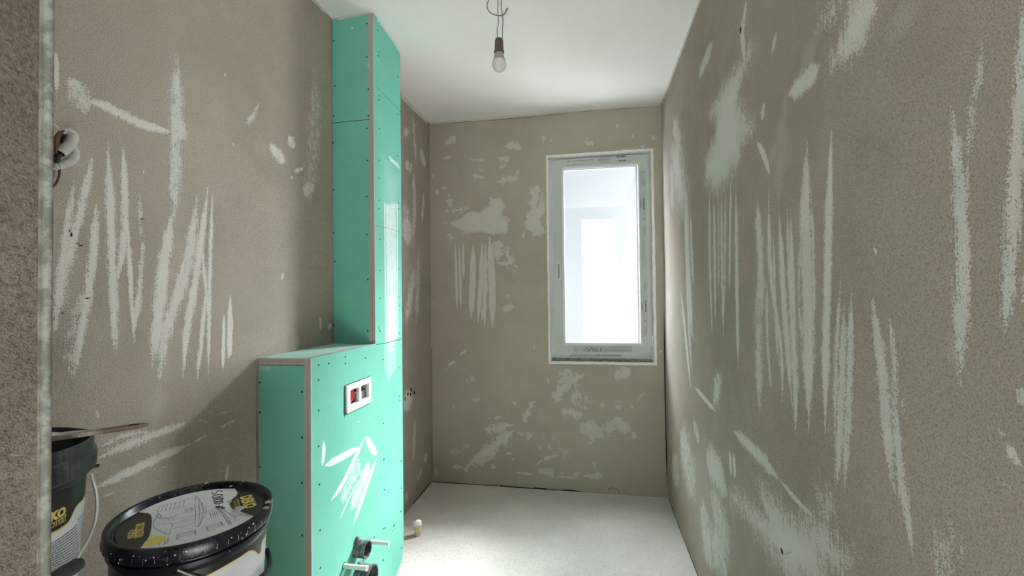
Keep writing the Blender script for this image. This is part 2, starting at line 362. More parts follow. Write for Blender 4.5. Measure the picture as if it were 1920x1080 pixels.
    def build(s, name, mat, holes=(), parent=None, wobble=0.0):
        X, Z = np.meshgrid(s.A, s.Z); n = X.size; co = np.zeros((n, 3), np.float32)
        hgt = np.zeros_like(X)
        if wobble:
            for k in range(10):
                fx, fz = rng.uniform(-5, 5, 2); hgt = hgt + wobble * 0.3 * np.sin(fx * X + fz * Z + rng.uniform(0, 6.3))
        co[:, 2] = Z.ravel()
        if s.ax == 0: co[:, 1] = X.ravel(); co[:, 0] = s.v + hgt.ravel()
        elif s.ax == 1: co[:, 0] = X.ravel(); co[:, 1] = s.v + hgt.ravel()
        idx = np.arange(n).reshape(s.nz, s.na)
        q = np.stack([idx[:-1, :-1], idx[:-1, 1:], idx[1:, 1:], idx[1:, :-1]], -1).reshape(-1, 4)
        cx = 0.5 * (X[:-1, :-1] + X[1:, 1:]).ravel(); cz = 0.5 * (Z[:-1, :-1] + Z[1:, 1:]).ravel(); keep = np.ones(len(q), bool)
        for (h0, h1, g0, g1) in holes: keep &= ~((cx > h0) & (cx < h1) & (cz > g0) & (cz < g1))
        q = q[keep]
        if s.ax == 0 and s.v < 0: q = q[:, ::-1].copy() if False else q
        me = bpy.data.meshes.new(name); me.vertices.add(n); me.vertices.foreach_set('co', co.ravel())
        me.loops.add(len(q) * 4); me.loops.foreach_set('vertex_index', q.ravel().astype(np.int32))
        me.polygons.add(len(q)); me.polygons.foreach_set('loop_start', np.arange(0, len(q) * 4, 4, dtype=np.int32)); me.polygons.foreach_set('loop_total', np.full(len(q), 4, np.int32))
        me.update(calc_edges=True); me.validate()
        for k, a in s.ch.items():
            at = me.attributes.new(k, 'FLOAT', 'POINT'); at.data.foreach_set('value', a.ravel())
        me.shade_smooth()
        return link(name, me, mat, parent)
def view(ox, oy, s): return lambda pts: [(ox + x / s, oy + y / s) for x, y in pts]
#FIELD_END

# ------------------------------------------------------------------ right wall
fr_ = Field(0, XR, JY0, YB, 0, H, 0.004)
S = fr_.stroke
for pts, wd_, it in [
    ([(1329, 340), (1331, 500), (1336, 630)], 5, .8), ([(1338, 360), (1342, 610)], 5, .8), ([(1352, 350), (1354, 500), (1358, 650)], 5, .8),
    ([(1361, 350), (1357, 620)], 5, .7), ([(1346, 340), (1348, 560)], 4, .6), ([(1370, 330), (1368, 560)], 5, .8), ([(1380, 345), (1382, 520), (1385, 700)], 7, .95),
    ([(1286, 330), (1287, 430), (1296, 600), (1303, 640)], 9, .9), ([(1284, 400), (1290, 560), (1297, 700)], 5, .9), ([(1277, 545), (1286, 634), (1296, 731)], 4, 1.0), ([(1293, 390), (1300, 540)], 5, .8),
    ([(1420, 365), (1426, 470), (1430, 600)], 13, .85), ([(1425, 500), (1423, 600), (1425, 780)], 15, .7), ([(1441, 520), (1440, 634), (1448, 745)], 6, .8), ([(1432, 500), (1444, 640)], 6, .6),
    ([(1443, 340), (1446, 500), (1466, 660), (1468, 770)], 9, .9), ([(1452, 440), (1456, 600), (1462, 700)], 7, .8), ([(1463, 390), (1468, 500), (1476, 634), (1487, 770)], 12, .95),
    ([(1478, 380), (1482, 520), (1492, 700)], 8, .8), ([(1485, 385), (1487, 560), (1492, 715), (1492, 820)], 13, .9), ([(1505, 420), (1500, 560), (1508, 660)], 8, .7),
    ([(1515, 265), (1512, 400), (1517, 600), (1517, 810)], 24, .95), ([(1525, 370), (1528, 540), (1527, 640)], 9, .75),
    ([(1561, 240), (1556, 400), (1553, 540), (1550, 661), (1548, 820)], 15, 1.0),
    ([(1579, 515), (1570, 661), (1565, 838)], 10, .75), ([(1584, 565), (1578, 769), (1567, 935)], 15, .85), ([(1590, 600), (1582, 700)], 10, .6), ([(1599, 540), (1594, 715), (1584, 925)], 15, .85),
    ([(1636, 550), (1654, 688), (1670, 876), (1681, 930)], 22, .85), ([(1665, 580), (1680, 688), (1678, 780)], 14, .7), ([(1676, 720), (1688, 876), (1713, 1046)], 17, .9), ([(1693, 725), (1695, 805)], 6, .7),
    ([(1782, 195), (1790, 260), (1800, 375), (1804, 500), (1801, 634), (1800, 745)], 32, .85), ([(1840, 60), (1832, 150), (1817, 250), (1810, 400)], 20, .55),
    ([(1919, -60), (1915, 150), (1902, 300), (1892, 500), (1884, 607), (1874, 690)], 32, .8), ([(1919, 500), (1921, 590)], 10, .8),
    ([(1760, 1090), (1777, 1026), (1788, 970)], 46, .5), ([(1302, 725), (1345, 774)], 3, 1.0), ([(1375, 808), (1420, 850), (1462, 900)], 10, .95), ([(1460, 897), (1500, 945), (1532, 975)], 6, .9),
    ([(1323, 860), (1345, 885), (1364, 928)], 20, .8), ([(1369, 843), (1371, 893)], 4, 1.1), ([(1376, 848), (1378, 898)], 4, 1.1), ([(1355, 1045), (1362, 1085)], 8, .8),
    ([(1400, 0), (1393, 65), (1398, 120)], 8, .85), ([(1541, 116), (1522, 142), (1480, 178)], 20, .95), ([(1337, 78), (1308, 146)], 7, .75), ([(1458, 58), (1448, 102)], 7, .65), ([(1433, 190), (1431, 228)], 9, .75),
    ([(1420, 265), (1434, 292), (1446, 328)], 6, 1.2), ([(1446, 322)], 9, 1.3), ([(1277, 482)], 8, 1.3), ([(1276, 501)], 8, 1.3), ([(1641, 472), (1645, 470)], 8, 1.2), ([(1624, 487)], 7, 1.1), ([(1611, 345)], 5, 1.1),
    ([(1846, 545)], 8, 1.1), ([(1852, 557)], 9, 1.1), ([(1756, 820)], 5, 1.1), ([(1860, 750)], 6, 1.1), ([(1430, 380)], 4, 1.2), ([(1452, 575)], 6, 1.2),
    ([(1890, 830), (1900, 855), (1917, 876)], 22, .95), ([(1868, 805), (1885, 815)], 6, 1.0), ([(1916, 725), (1914, 765)], 16, .9), ([(1860, 890), (1918, 935)], 4, .5),
    ([(1262, 220), (1270, 260), (1276, 300)], 10, .7), ([(1258, 300), (1262, 400)], 8, .7),
    ([(1275, 810), (1290, 870), (1305, 940)], 24, .62), ([(1300, 790), (1312, 830)], 8, .7), ([(1330, 920), (1345, 960), (1352, 1000), (1335, 1060)], 26, .7), ([(1318, 930), (1325, 1010), (1335, 1075)], 20, .7), ([(1262, 850), (1270, 920)], 16, .6), ([(1350, 700), (1340, 735)], 10, .7)]:
    S(pts, wd_, it * (0.9 if it < 1 else 1))
v = view(1240, 0, 2)
fr_.patch(v([(335, 188), (300, 240), (240, 318), (185, 425), (208, 445), (202, 520), (166, 600), (166, 672), (208, 715), (250, 660), (288, 605), (298, 545), (342, 490), (325, 452), (288, 385), (298, 300), (330, 220)]), 1.0, 14)
fr_.patch(v([(715, -20), (815, -20), (795, 90), (765, 170), (705, 225), (640, 262), (632, 225), (680, 130), (700, 60)]), .85, 16)
fr_.patch(v([(650, -20), (692, -20), (660, 60), (640, 120), (615, 100), (590, 110), (600, 60)]), .6, 14)
fr_.patch(v([(35, 580), (62, 480), (75, 560), (95, 700), (100, 790), (60, 790), (45, 720)]), .85, 8)
v = view(1240, 500, 1.8618)
fr_.patch(v([(345, 768), (395, 815), (440, 862), (485, 885), (525, 873), (552, 893), (570, 862), (553, 812), (590, 832), (566, 890), (608, 955), (640, 1000), (665, 1022), (640, 1050), (612, 1054), (560, 1025), (585, 1110), (450, 1110), (410, 1030), (345, 945), (305, 885), (250, 815), (262, 790), (330, 850), (362, 870), (350, 820)]), .95, 16)
fr_.patch(v([(185, 393), (212, 383), (205, 470), (182, 492)]), .8, 4)
for pts, wd_, it in [([(1475, 175), (1465, 280), (1462, 390)], 20, .35), ([(1700, 275)], 60, .22), ([(1690, 5), (1692, 70)], 50, .28), ([(1635, 415)], 60, .3), ([(1510, 90), (1525, 120)], 34, .3), ([(1452, 270), (1456, 300)], 20, .35),
                     ([(1262, 480), (1268, 800)], 30, .3), ([(1500, 380), (1500, 700)], 60, .22), ([(1440, 400), (1445, 720)], 50, .18), ([(1345, 380), (1348, 560)], 40, .16), ([(1660, 640), (1680, 860)], 40, .2), ([(1320, 820), (1340, 1060)], 60, .3), ([(1370, 900), (1376, 990)], 12, .35), ([(1780, 620), (1795, 700)], 34, .3), ([(1582, 640), (1578, 840)], 34, .18)]:
    fr_.stroke(pts, wd_, it, 'haze', 0.4, 1.6)
S([(1389, 50), (1390, 63)], 3, 1, 'crack'); S([(1463, 1028), (1468, 1040)], 4, 1, 'crack'); S([(1419, 404)], 5, 1, 'crack'); S([(1276, 264)], 4, 1, 'crack'); S([(1468, 1040), (1488, 1035)], 2, .8, 'crack')
fr_.seg([(YB, 0.004), (2.6, 0.003), (2.2, 0.006), (1.9, 0.003), (1.2, 0.004)], .012, .9, 'crack', 0.02)
fr_.seg([(YB - .003, 0.02), (YB - .002, 0.5), (YB - .004, .75)], .009, .8, 'crack', .3)
fr_.seg([(0.2, H - .006), (1.0, H - .012), (1.8, H - .006), (2.5, H - .014), (3.0, H - .01)], .026, 1.0, 'scuff', .01)
fr_.seg([(0.2, H - .024), (1.0, H - .028), (1.5, H - .02), (1.9, H - .03), (2.3, H - .022)], .007, .6, 'crack', .05)
tag(fr_.build('wall_right', m_right, wobble=0.0015), kind='structure')

# ------------------------------------------------------------------ left wall
fl = Field(0, XL, JY1, YB, 0, H, 0.004)
S = fl.stroke
v = view(80, 100, 1.741)
for pts, wd_, it in [
    ([(103, 405), (78, 590), (32, 950)], 36, .75), ([(163, 335), (122, 520), (60, 760)], 34, .8), ([(122, 560), (70, 700), (40, 900)], 50, .68),
    ([(176, 460), (160, 700), (100, 1065)], 34, .85), ([(135, 760), (110, 900), (90, 1070)], 60, .55), ([(213, 285), (222, 560), (240, 990)], 34, .85), ([(262, 280), (268, 560), (240, 770)], 26, .85),
    ([(266, 470), (285, 700), (302, 985)], 20, .85), ([(332, 580), (312, 800), (300, 930)], 24, .7), ([(315, 450), (318, 620)], 20, .5), ([(437, -10), (436, 230), (428, 560)], 44, .62), ([(440, 200), (442, 290)], 60, .72),
    ([(120, 150), (200, 170), (260, 200), (330, 232), (430, 262)], 34, .9), ([(95, 70), (115, 130), (140, 200)], 74, .64), ([(425, 510), (395, 700), (358, 1030)], 44, .85), ([(505, 460), (470, 700), (405, 900), (375, 1090)], 48, .72),
    ([(541, 425), (505, 700), (472, 900), (457, 1070)], 28, .85), ([(555, 425), (546, 700), (541, 1075)], 14, .85), ([(503, 545), (520, 640), (547, 920)], 14, .8), ([(536, 750), (504, 1075)], 16, .85), ([(480, 620), (430, 800), (420, 960)], 20, .7),
    ([(885, 50), (888, 200), (870, 500)], 44, .4), ([(613, 785), (606, 1010)], 13, 1.2), ([(592, 840), (589, 1048)], 11, 1.2), ([(619, 840), (613, 1005)], 9, 1.15),
    ([(742, 290), (760, 320), (792, 358)], 30, .72), ([(802, 270), (822, 312)], 24, .66), ([(820, 386), (852, 376)], 13, 1.0), ([(852, 465), (870, 440), (885, 425)], 26, .66), ([(547, 222)], 10, 1.2), ([(840, 687)], 16, 1.1),
    ([(786, 715), (779, 740)], 7, 1.0), ([(708, 160), (690, 200), (660, 242)], 16, .5), ([(905, 855), (909, 908)], 6, .9), ([(330, 378), (330, 397)], 6, .9), ([(43, -10), (46, 135)], 18, 1.0), ([(935, 880), (940, 900)], 12, .8), ([(597, 60), (595, 80)], 4, .9), ([(815, 400), (810, 410)], 6, 1.0), ([(225, 840), (235, 980)], 18, .7), ([(620, 290), (625, 305)], 6, .7)]:
    S(v(pts), wd_ / 1.741, it)
for pts, wd_, it in [([(85, 572), (92, 590), (98, 606)], 9, 1), ([(106, 612), (120, 628), (136, 622)], 6, 1), ([(55, 842), (64, 850), (73, 860)], 7, 1), ([(134, 798), (158, 802)], 4, 1), ([(318, 540), (336, 544)], 5, 1)]:
    S(v(pts), wd_ / 1.741, it, 'crack')
for pts, wd_, it in [([(430, -20), (432, 500)], 80, .16), ([(440, 560), (400, 1080)], 110, .2), ([(90, 560), (60, 950)], 110, .2), ([(240, 700), (235, 1000)], 60, .14), ([(90, 130)], 150, .22), ([(740, 540), (760, 900)], 120, .06), ([(160, 800), (150, 1100)], 100, .14)]:
    S(v(pts), wd_ / 1.741, it, 'haze', .4, 1.6)
v = view(0, 720, 3)
for pts, wd_, it in [([(520, 430), (800, 310), (1070, 212)], 60, .7), ([(530, 370), (700, 290), (860, 265)], 36, .6), ([(500, 600), (800, 460), (1080, 332)], 54, .85), ([(555, 640), (690, 598)], 16, .7),
                     ([(1080, 332), (1175, 282)], 12, .75), ([(1100, 203), (1185, 215)], 10, .7), ([(1140, 140), (1220, 165), (1330, 150)], 20, .42), ([(1200, 125), (1260, 140)], 10, .6), ([(1230, 243), (1260, 235), (1330, 200)], 20, .6), ([(1283, 455), (1274, 548)], 18, .9), ([(1230, 500), (1265, 480)], 8, .6),
                     ([(545, 0), (549, 240)], 18, .55), ([(800, 490), (960, 465)], 10, .55), ([(1180, 285), (1230, 265)], 6, .6)]:
    S(v(pts), wd_ / 3, it)
for pts, wd_, it in [([(900, 0), (870, 230)], 110, .26), ([(850, 290), (880, 430)], 60, .14)]: S(v(pts), wd_ / 3, it, 'haze', .4, 1.6)
# short stretch past the casing
v = view(560, 160, 2)
for pts, wd_, it in [([(400, 160), (408, 190)], 24, .6), ([(405, 280), (412, 320)], 20, .65), ([(425, 290), (415, 330)], 10, .6), ([(455, 235), (470, 290), (472, 310)], 18, .62), ([(410, 490), (405, 600)], 44, .66), ([(430, 300), (435, 470), (425, 600)], 16, .55),
                     ([(400, 430), (412, 600)], 30, .5), ([(435, 680), (400, 900)], 26, .6), ([(450, 600), (440, 900)], 20, .5), ([(470, 400), (462, 520)], 10, .6), ([(428, 100), (440, 300)], 12, .5)]: S(v(pts), wd_ / 2, it)
v = view(740, 640, 2.4552)
for pts, wd_, it in [([(70, 220), (60, 270), (45, 320)], 44, .75), ([(145, 510), (140, 560)], 20, .6), ([(95, 350), (85, 560)], 14, .6), ([(60, 700), (50, 730)], 24, .6), ([(130, 590), (100, 640)], 14, .5)]: S(v(pts), wd_ / 2.4552, it)
for pts in ([(72, 218), (80, 228)], [(88, 232), (94, 240)], [(58, 240), (64, 246)], [(46, 262), (50, 268)], [(70, 250), (76, 240)]): S(v(pts), 2.6, 1, 'crack')
for pts in ([(172, 290), (173, 600)],): S(v(pts), 1.4, .7, 'crack', .05)
S(v([(168, 645), (120, 705), (82, 750)]), 1.4, .62, 'crack', .04)
S([(752, 178), (780, 206), (803, 229)], 4, 1.0, 'scuff', .02)
fl.seg([(1.75, H - .006), (1.3, H - .01), (0.8, H - .006)], .012, .8, 'scuff', .02)
fl.seg([(YN - .002, 0), (YN - .002, .6), (YN - .001, 1.12)], .004, .7, 'crack', .05)
tag(fl.build('wall_left', m_left, wobble=0.0015), kind='structure')

# ------------------------------------------------------------------ back wall
WX0, WX1, WZ0, WZ1 = -0.288, 0.426, 0.863, 2.302
fb = Field(1, YB, XL, XR, 0, H, 0.004); fb.soft = 1.8
S = fb.stroke
v = view(740, 180, 2.0769)
for pts, wd_, it in [
    ([(198, 190), (218, 172), (238, 158)], 28, .8), ([(205, 232), (208, 248)], 30, .75), ([(430, 195), (465, 190), (498, 204)], 30, .75), ([(400, 252), (425, 245), (445, 258)], 28, .72), ([(290, 247), (352, 248)], 12, .62), ([(322, 285), (345, 290)], 10, .7),
    ([(298, 308), (330, 315), (352, 320)], 14, .9), ([(405, 280), (440, 272)], 20, .66), ([(475, 288), (488, 298)], 14, .7), ([(392, 335), (440, 325), (492, 320)], 26, .62), ([(165, 362), (165, 385)], 13, .9), ([(180, 362), (205, 357)], 16, .7),
    ([(580, 150), (575, 192)], 24, .6), ([(608, 165), (612, 175)], 12, .7), ([(740, 190), (775, 180)], 34, .6), ([(920, 155), (935, 160)], 16, .7), ([(860, 218), (930, 205), (1000, 190)], 20, .5), ([(998, 175), (1012, 150)], 22, .66), ([(868, 110), (870, 125)], 12, .6),
    ([(210, 470), (235, 445), (300, 435)], 34, .5), ([(210, 380), (215, 470)], 34, .42), ([(410, 560), (400, 600), (398, 640)], 44, .7), ([(395, 650), (465, 652)], 16, .75), ([(430, 580), (450, 640), (475, 690)], 36, .58), ([(435, 780), (445, 778)], 14, .7), ([(425, 845), (440, 825), (465, 818)], 24, .66),
    ([(235, 570), (240, 700), (243, 840)], 11, .95), ([(251, 575), (255, 700), (258, 840)], 10, .95), ([(266, 570), (268, 720)], 10, .9), ([(306, 575), (303, 740), (297, 870)], 23, .9), ([(341, 570), (336, 720), (324, 885)], 18, .9), ([(353, 570), (352, 740), (349, 905)], 15, .9), ([(368, 540), (378, 700), (381, 900)], 26, .9), ([(362, 720), (338, 880)], 12, .85),
    ([(212, 520), (218, 570)], 24, .5), ([(255, 1010), (280, 990)], 9, .9), ([(205, 1052), (238, 1030)], 9, .85), ([(500, 560), (505, 520)], 20, .6), ([(150, 300), (152, 330)], 8, .7), ([(195, 285), (200, 290)], 14, .7), ([(190, 320), (192, 328)], 14, .6), ([(150, 800), (155, 805)], 8, .9), ([(1040, 600), (1042, 680)], 5, .9), ([(1035, 990), (1038, 1000)], 14, .7), ([(1030, 380), (1032, 470)], 4, .7),
    ([(560, 340), (545, 380), (555, 420)], 34, .72), ([(300, 340), (302, 342)], 8, .6), ([(480, 290), (460, 340)], 14, .55), ([(230, 60), (232, 75)], 6, .5)]: S(v(pts), wd_ / 2.0769, it)
fb.patch(v([(188, 492), (240, 486), (290, 450), (330, 452), (368, 430), (372, 398), (418, 400), (425, 432), (412, 465), (445, 482), (432, 530), (380, 542), (330, 528), (270, 532), (235, 505)]), .95, 5)
fb.patch(v([(508, 500), (512, 460), (532, 440), (520, 412), (545, 398), (560, 432), (575, 380), (585, 440), (562, 485), (590, 530), (545, 545), (515, 522)]), .85, 5)
v = view(740, 640, 2.4552)
for pts, wd_, it in [
    ([(875, 148), (790, 200), (722, 292)], 50, .8), ([(800, 250), (870, 275), (880, 320)], 80, .52), ([(755, 325), (810, 330), (872, 340)], 42, .8), ([(805, 120), (780, 165), (760, 205)], 50, .68), ([(1010, 172), (1050, 150), (1085, 122)], 44, .75), ([(945, 288), (965, 295)], 20, .6), ([(1015, 310), (1040, 265)], 50, .5), ([(1080, 290), (1100, 310)], 40, .45),
    ([(880, 365), (905, 400), (960, 450)], 90, .72), ([(940, 395), (1010, 410)], 70, .62), ([(1015, 345), (1040, 385), (1085, 410)], 60, .8), ([(1085, 420), (1115, 450)], 30, .6), ([(840, 395), (880, 395)], 50, .5), ([(640, 275), (615, 330), (592, 375)], 32, .75), ([(405, 410), (470, 400), (545, 385)], 42, .72), ([(555, 410), (500, 450), (430, 510), (335, 575)], 56, .85), ([(345, 560), (320, 610)], 24, .75), ([(265, 576), (315, 578)], 18, .85),
    ([(385, 352), (505, 350)], 16, .5), ([(560, 420), (600, 430)], 30, .5), ([(325, 180), (375, 178)], 44, .48), ([(355, 267), (392, 270)], 22, .66), ([(270, 310), (285, 292)], 20, .6), ([(255, 375), (285, 368)], 14, .6), ([(448, 560), (455, 592)], 24, .75), ([(508, 515), (548, 515)], 10, .8), ([(540, 540), (550, 545)], 10, .7), ([(648, 578), (680, 545), (758, 520)], 16, .7), ([(655, 590), (700, 605), (745, 612)], 40, .75), ([(555, 603), (640, 612)], 9, 1.1), ([(740, 622), (845, 628)], 8, 1.1),
    ([(825, 618), (852, 603)], 18, .8), ([(865, 622), (930, 620), (975, 622)], 22, .8), ([(765, 604), (775, 606)], 12, .8), ([(910, 545), (918, 560), (920, 600)], 16, .6), ([(330, 40), (300, 62)], 8, .9), ([(277, 88), (250, 116)], 10, .85), ([(235, 128), (240, 130)], 8, 1.2), ([(720, 500), (820, 540)], 60, .36), ([(640, 470), (760, 470)], 70, .36), ([(250, 520), (350, 480)], 40, .4), ([(1000, 485), (1030, 500)], 6, .6), ([(620, 0), (640, 60)], 40, .3), ([(190, 580), (195, 620)], 14, .6), ([(540, 270), (560, 310)], 20, .5), ([(600, 430), (640, 440)], 40, .45), ([(1120, 240), (1150, 260)], 60, .42), ([(700, 160), (715, 210)], 10, .5)]: S(v(pts), wd_ / 2.4552, it)
for pts, w_ in [([(172, 645), (350, 658), (480, 664)], 1.6), ([(480, 664), (600, 675), (715, 683)], 2.6), ([(715, 683), (870, 695), (1000, 706)], 2.4), ([(1000, 706), (1070, 713), (1250, 723)], 1.8), ([(985, 690), (990, 678), (1005, 676), (1028, 686), (1034, 702)], 1.4), ([(1020, 668), (1080, 660), (1150, 667), (1195, 660), (1240, 664)], 1.0), ([(770, 686), (810, 686), (850, 694)], 3.0), ([(238, 650), (300, 656)], 2.2), ([(640, 676), (700, 680)], 3.4)]:
    S(v(pts), w_, 1.0 if w_ > 1.2 else .6, 'crack', .03, .5, .6)
fb.seg([(XL + .003, .02), (XL + .003, 1.0)], .008, .6, 'crack', .05)
fb.seg([(XR - .004, .02), (XR - .006, .8), (XR - .003, 1.3)], .010, .8, 'crack', .2)
S(v([(1240, 452)]), 3, 1, 'crack'); S(v([(195, 18)]), 2.4, 1, 'crack')
fb.seg([(XL, H - .003), (-.6, H - .007), (-.2, H - .003), (XR, H - .008)], .014, .95, 'scuff', .01)
fb.seg([(XL + .1, H - .014), (-.5, H - .02), (0, H - .013), (XR, H - .02)], .006, .7, 'crack', .05)
tag(fb.build('wall_back', m_back, holes=[(WX0, WX1, WZ0, WZ1)], wobble=0.0008), kind='structure')

# ------------------------------------------------------------------ floor, ceiling, doorway
def hfield(name, z, mat, step, bumps, cracks=()):
    f = Field(0, 0, -0.3, YB, XL, XR, step)      # a: y, z: x
    for q, w_ in cracks: f.seg(q, w_, 1, 'crack', .03, .5, .5)
    Y, X = np.meshgrid(f.A, f.Z); n = X.size; hh = np.zeros_like(X)
    for k in range(24):
        fx, fy = rng.uniform(-22, 22, 2); hh = hh + bumps * 0.2 * np.sin(fx * X + fy * Y + rng.uniform(0, 6.3))
    co = np.stack([X.ravel(), Y.ravel(), (z + hh).ravel()], -1).astype(np.float32)
    idx = np.arange(n).reshape(f.nz, f.na); q = np.stack([idx[:-1, :-1], idx[1:, :-1], idx[1:, 1:], idx[:-1, 1:]], -1).reshape(-1, 4)
    me = bpy.data.meshes.new(name); me.from_pydata(co.tolist(), [], q.tolist())
    at = me.attributes.new('crack', 'FLOAT', 'POINT'); at.data.foreach_set('value', f.ch['crack'].ravel()); me.shade_smooth()
    return link(name, me, mat)
fo = hfield('floor', 0.0, m_floor, 0.008, 0.0012, [([(3.0, -1.12), (3.0, .47)], .006)])
tag(fo, kind='structure')
b = MB(); b.box((XL, JY1 - 2.6, -.12), (2.2, -.3, 0)); b.box((XL, -.3, -.12), (2.2, YB, -.004)); s_ = b.build('floor_slab', m_floor); s_['kind'] = 'structure'; s_.name = 'floor_hall'
b = MB(); b.box((XL - .1, -.3, H), (XR + .1, YB + .2, H + .12)); tag(b.build('ceiling', m_ceil), kind='structure')
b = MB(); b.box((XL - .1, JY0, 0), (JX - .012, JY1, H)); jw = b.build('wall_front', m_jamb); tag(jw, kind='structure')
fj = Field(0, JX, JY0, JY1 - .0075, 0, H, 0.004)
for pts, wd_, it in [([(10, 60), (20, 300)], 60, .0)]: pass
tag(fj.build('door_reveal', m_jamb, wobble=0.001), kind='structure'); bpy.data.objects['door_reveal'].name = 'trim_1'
b = MB()
b.tube([(JX + .0015, JY1 - .004, 0), (JX + .0015, JY1 - .004, H)], .0035, 10)
b.box((JX - .012, JY1 - .0085, 0), (JX + .0012, JY1 - .0045, H)); tag(b.build('trim_2', m_bead), kind='structure')
# masonry behind the room faces
b = MB()
b.box((XL - .3, YB + .003, -.1), (WX0 - .0, YB + .26, H + .1)); b.box((WX1, YB + .003, -.1), (XR + .3, YB + .26, H + .1))
b.box((WX0, YB + .003, -.1), (WX1, YB + .26, WZ0)); b.box((WX0, YB + .003, WZ1), (WX1, YB + .26, H + .1))
b.box((XL - .3, JY1, -.1), (XL - .004, YB, H + .1)); b.box((XR + .004, JY0, -.1), (XR + .3, YB, H + .1))
b.box((XL - .3, JY0, H + .121), (XR + .3, YB + .26, H + .2))
tag(b.build('wall_masonry', m_out1), kind='structure')

# ------------------------------------------------------------------ window
win = empty('window_1', ((WX0 + WX1) / 2, YB + .05, WZ0)); tag(win, kind='structure')
def ring(mb, x0, x1, z0, z1, t, y0, y1, tb=None, tt=None):
    """rectangular frame, t wide at the sides"""
    tb = t if tb is None else tb; tt = t if tt is None else tt
    mb.box((x0, y0, z0), (x0 + t, y1, z1)); mb.box((x1 - t, y0, z0), (x1, y1, z1))
    mb.box((x0 + t, y0, z0), (x1 - t, y1, z0 + tb)); mb.box((x0 + t, y0, z1 - tt), (x1 - t, y1, z1)); return mb
FY = YB + .034
# splayed white reveal bead around the opening
def ragged(p0, p1, n, axis, amp):
    out = []
    for i in range(n + 1):
        t = i / n; q = Vector(p0).lerp(Vector(p1), t); q[axis] += rng.uniform(-amp, amp) if 0 < i < n else 0; out.append(q)
    return out
mb = MB()
T = .014
for (pa, pb, ax, sg) in (((WX0, 0, WZ0), (WX0, 0, WZ1), 0, 1), ((WX1, 0, WZ0), (WX1, 0, WZ1), 0, -1), ((WX0, 0, WZ0), (WX1, 0, WZ0), 2, 1), ((WX0, 0, WZ1), (WX1, 0, WZ1), 2, -1)):
    n_ = 40; inn = ragged(pa, pb, n_, ax, .0015); vs = []; fs = []
    for i, q in enumerate(inn):
        a = Vector(q); a.y = YB - .003; a2 = Vector(q); a2[ax] += sg * T + rng.uniform(-.0015, .0015); a2.y = YB - .001
        a3 = Vector(a2); a3.y = FY + .012; a4 = Vector(q); a4[ax] -= sg * .002; a4.y = FY + .012
        vs += [a, a2, a3, a4]
    for i in range(n_):
        for k in range(4): fs.append((4 * i + k, 4 * i + (k + 1) % 4, 4 * i + 4 + (k + 1) % 4, 4 * i + 4 + k))
    fs += [(0, 1, 2, 3), tuple(4 * n_ + k for k in (3, 2, 1, 0))]
    mb.add(vs, fs)
mb.build('window_reveal', m_reveal, win)
fx0, fx1, fz0, fz1 = WX0 + .002, WX1 - .002, WZ0 + .002, WZ1 - .002
ring(MB(), fx0, fx1, fz0, fz1, .055, FY + .012, FY + .075).build('window_frame', m_upvc, win, bevel=.002)
MB().box((fx0 + .02, FY + .002, WZ0 + .014), (fx1 - .02, FY + .0125, WZ0 + .034)).build('foam_seam', m_mortar, win)
sx0, sx1, sz0, sz1 = -0.245, 0.398, 0.936, 2.274
ring(MB(), sx0, sx1, sz0, sz1, .068, FY - .006, FY + .05).build('sash', m_upvc, win, bevel=.003)
gx0, gx1, gz0, gz1 = -0.172, 0.318, 1.006, 2.203
ring(MB(), sx0 + .001, sx1 - .001, sz0 + .001, sz1 - .001, .058, FY - .0068, FY - .0058, .052, .052).build('protective_film', m_film, win)
# lower frame with film on it
MB().box((fx0 + .02, FY + .0113, WZ0 + .036), (fx1 - .02, FY + .0122, sz0 - .002)).build('protective_film', m_film, win)
ring(MB(), gx0 - .006, gx1 + .006, gz0 - .006, gz1 + .006, .006, FY - .004, FY + .02).build('glazing_bead', m_upvc, win, bevel=.001)
ring(MB(), gx0, gx1, gz0, gz1, .003, FY + .002, FY + .02).build('gasket', m_seal, win)
MB().box((gx0 - .004, FY + .016, gz0 - .004), (gx1 + .004, FY + .020, gz1 + .004)).build('glass_pane', m_glass, win)
# slot where the handle goes
hx, hz = -0.212, 1.50
mb = MB(); sh = lambda r, h, y: [(hx + r * math.cos(a), y, hz + (h if math.sin(a) > 0 else -h) + r * math.sin(a)) for a in [2 * math.pi * k / 24 for k in range(24)]]
mb.prism(sh(.013, .052, FY - .0068), (0, -.003, 0)); mb.build('handle_slot_rim', m_upvc, win, bevel=.001)
mb = MB(); mb.prism(sh(.006, .046, FY - .0099), (0, -.0006, 0)); mb.build('handle_slot', m_seal, win)
mb = MB(); mb.tube([(hx, FY - .0099, hz - .055), (hx, FY - .016, hz - .055)], .006, 14); mb.build('handle_screw', m_upvc, win)
# hinge
mb = MB(); mb.box((.397, FY - .008, .975), (.414, FY + .004, 1.06)); mb.build('hinge', m_upvc, win, bevel=.003)
mb = MB(); mb.box((.397, FY - .008, .950), (.414, FY + .004, .966)); mb.build('hinge', m_white, win, bevel=.003)

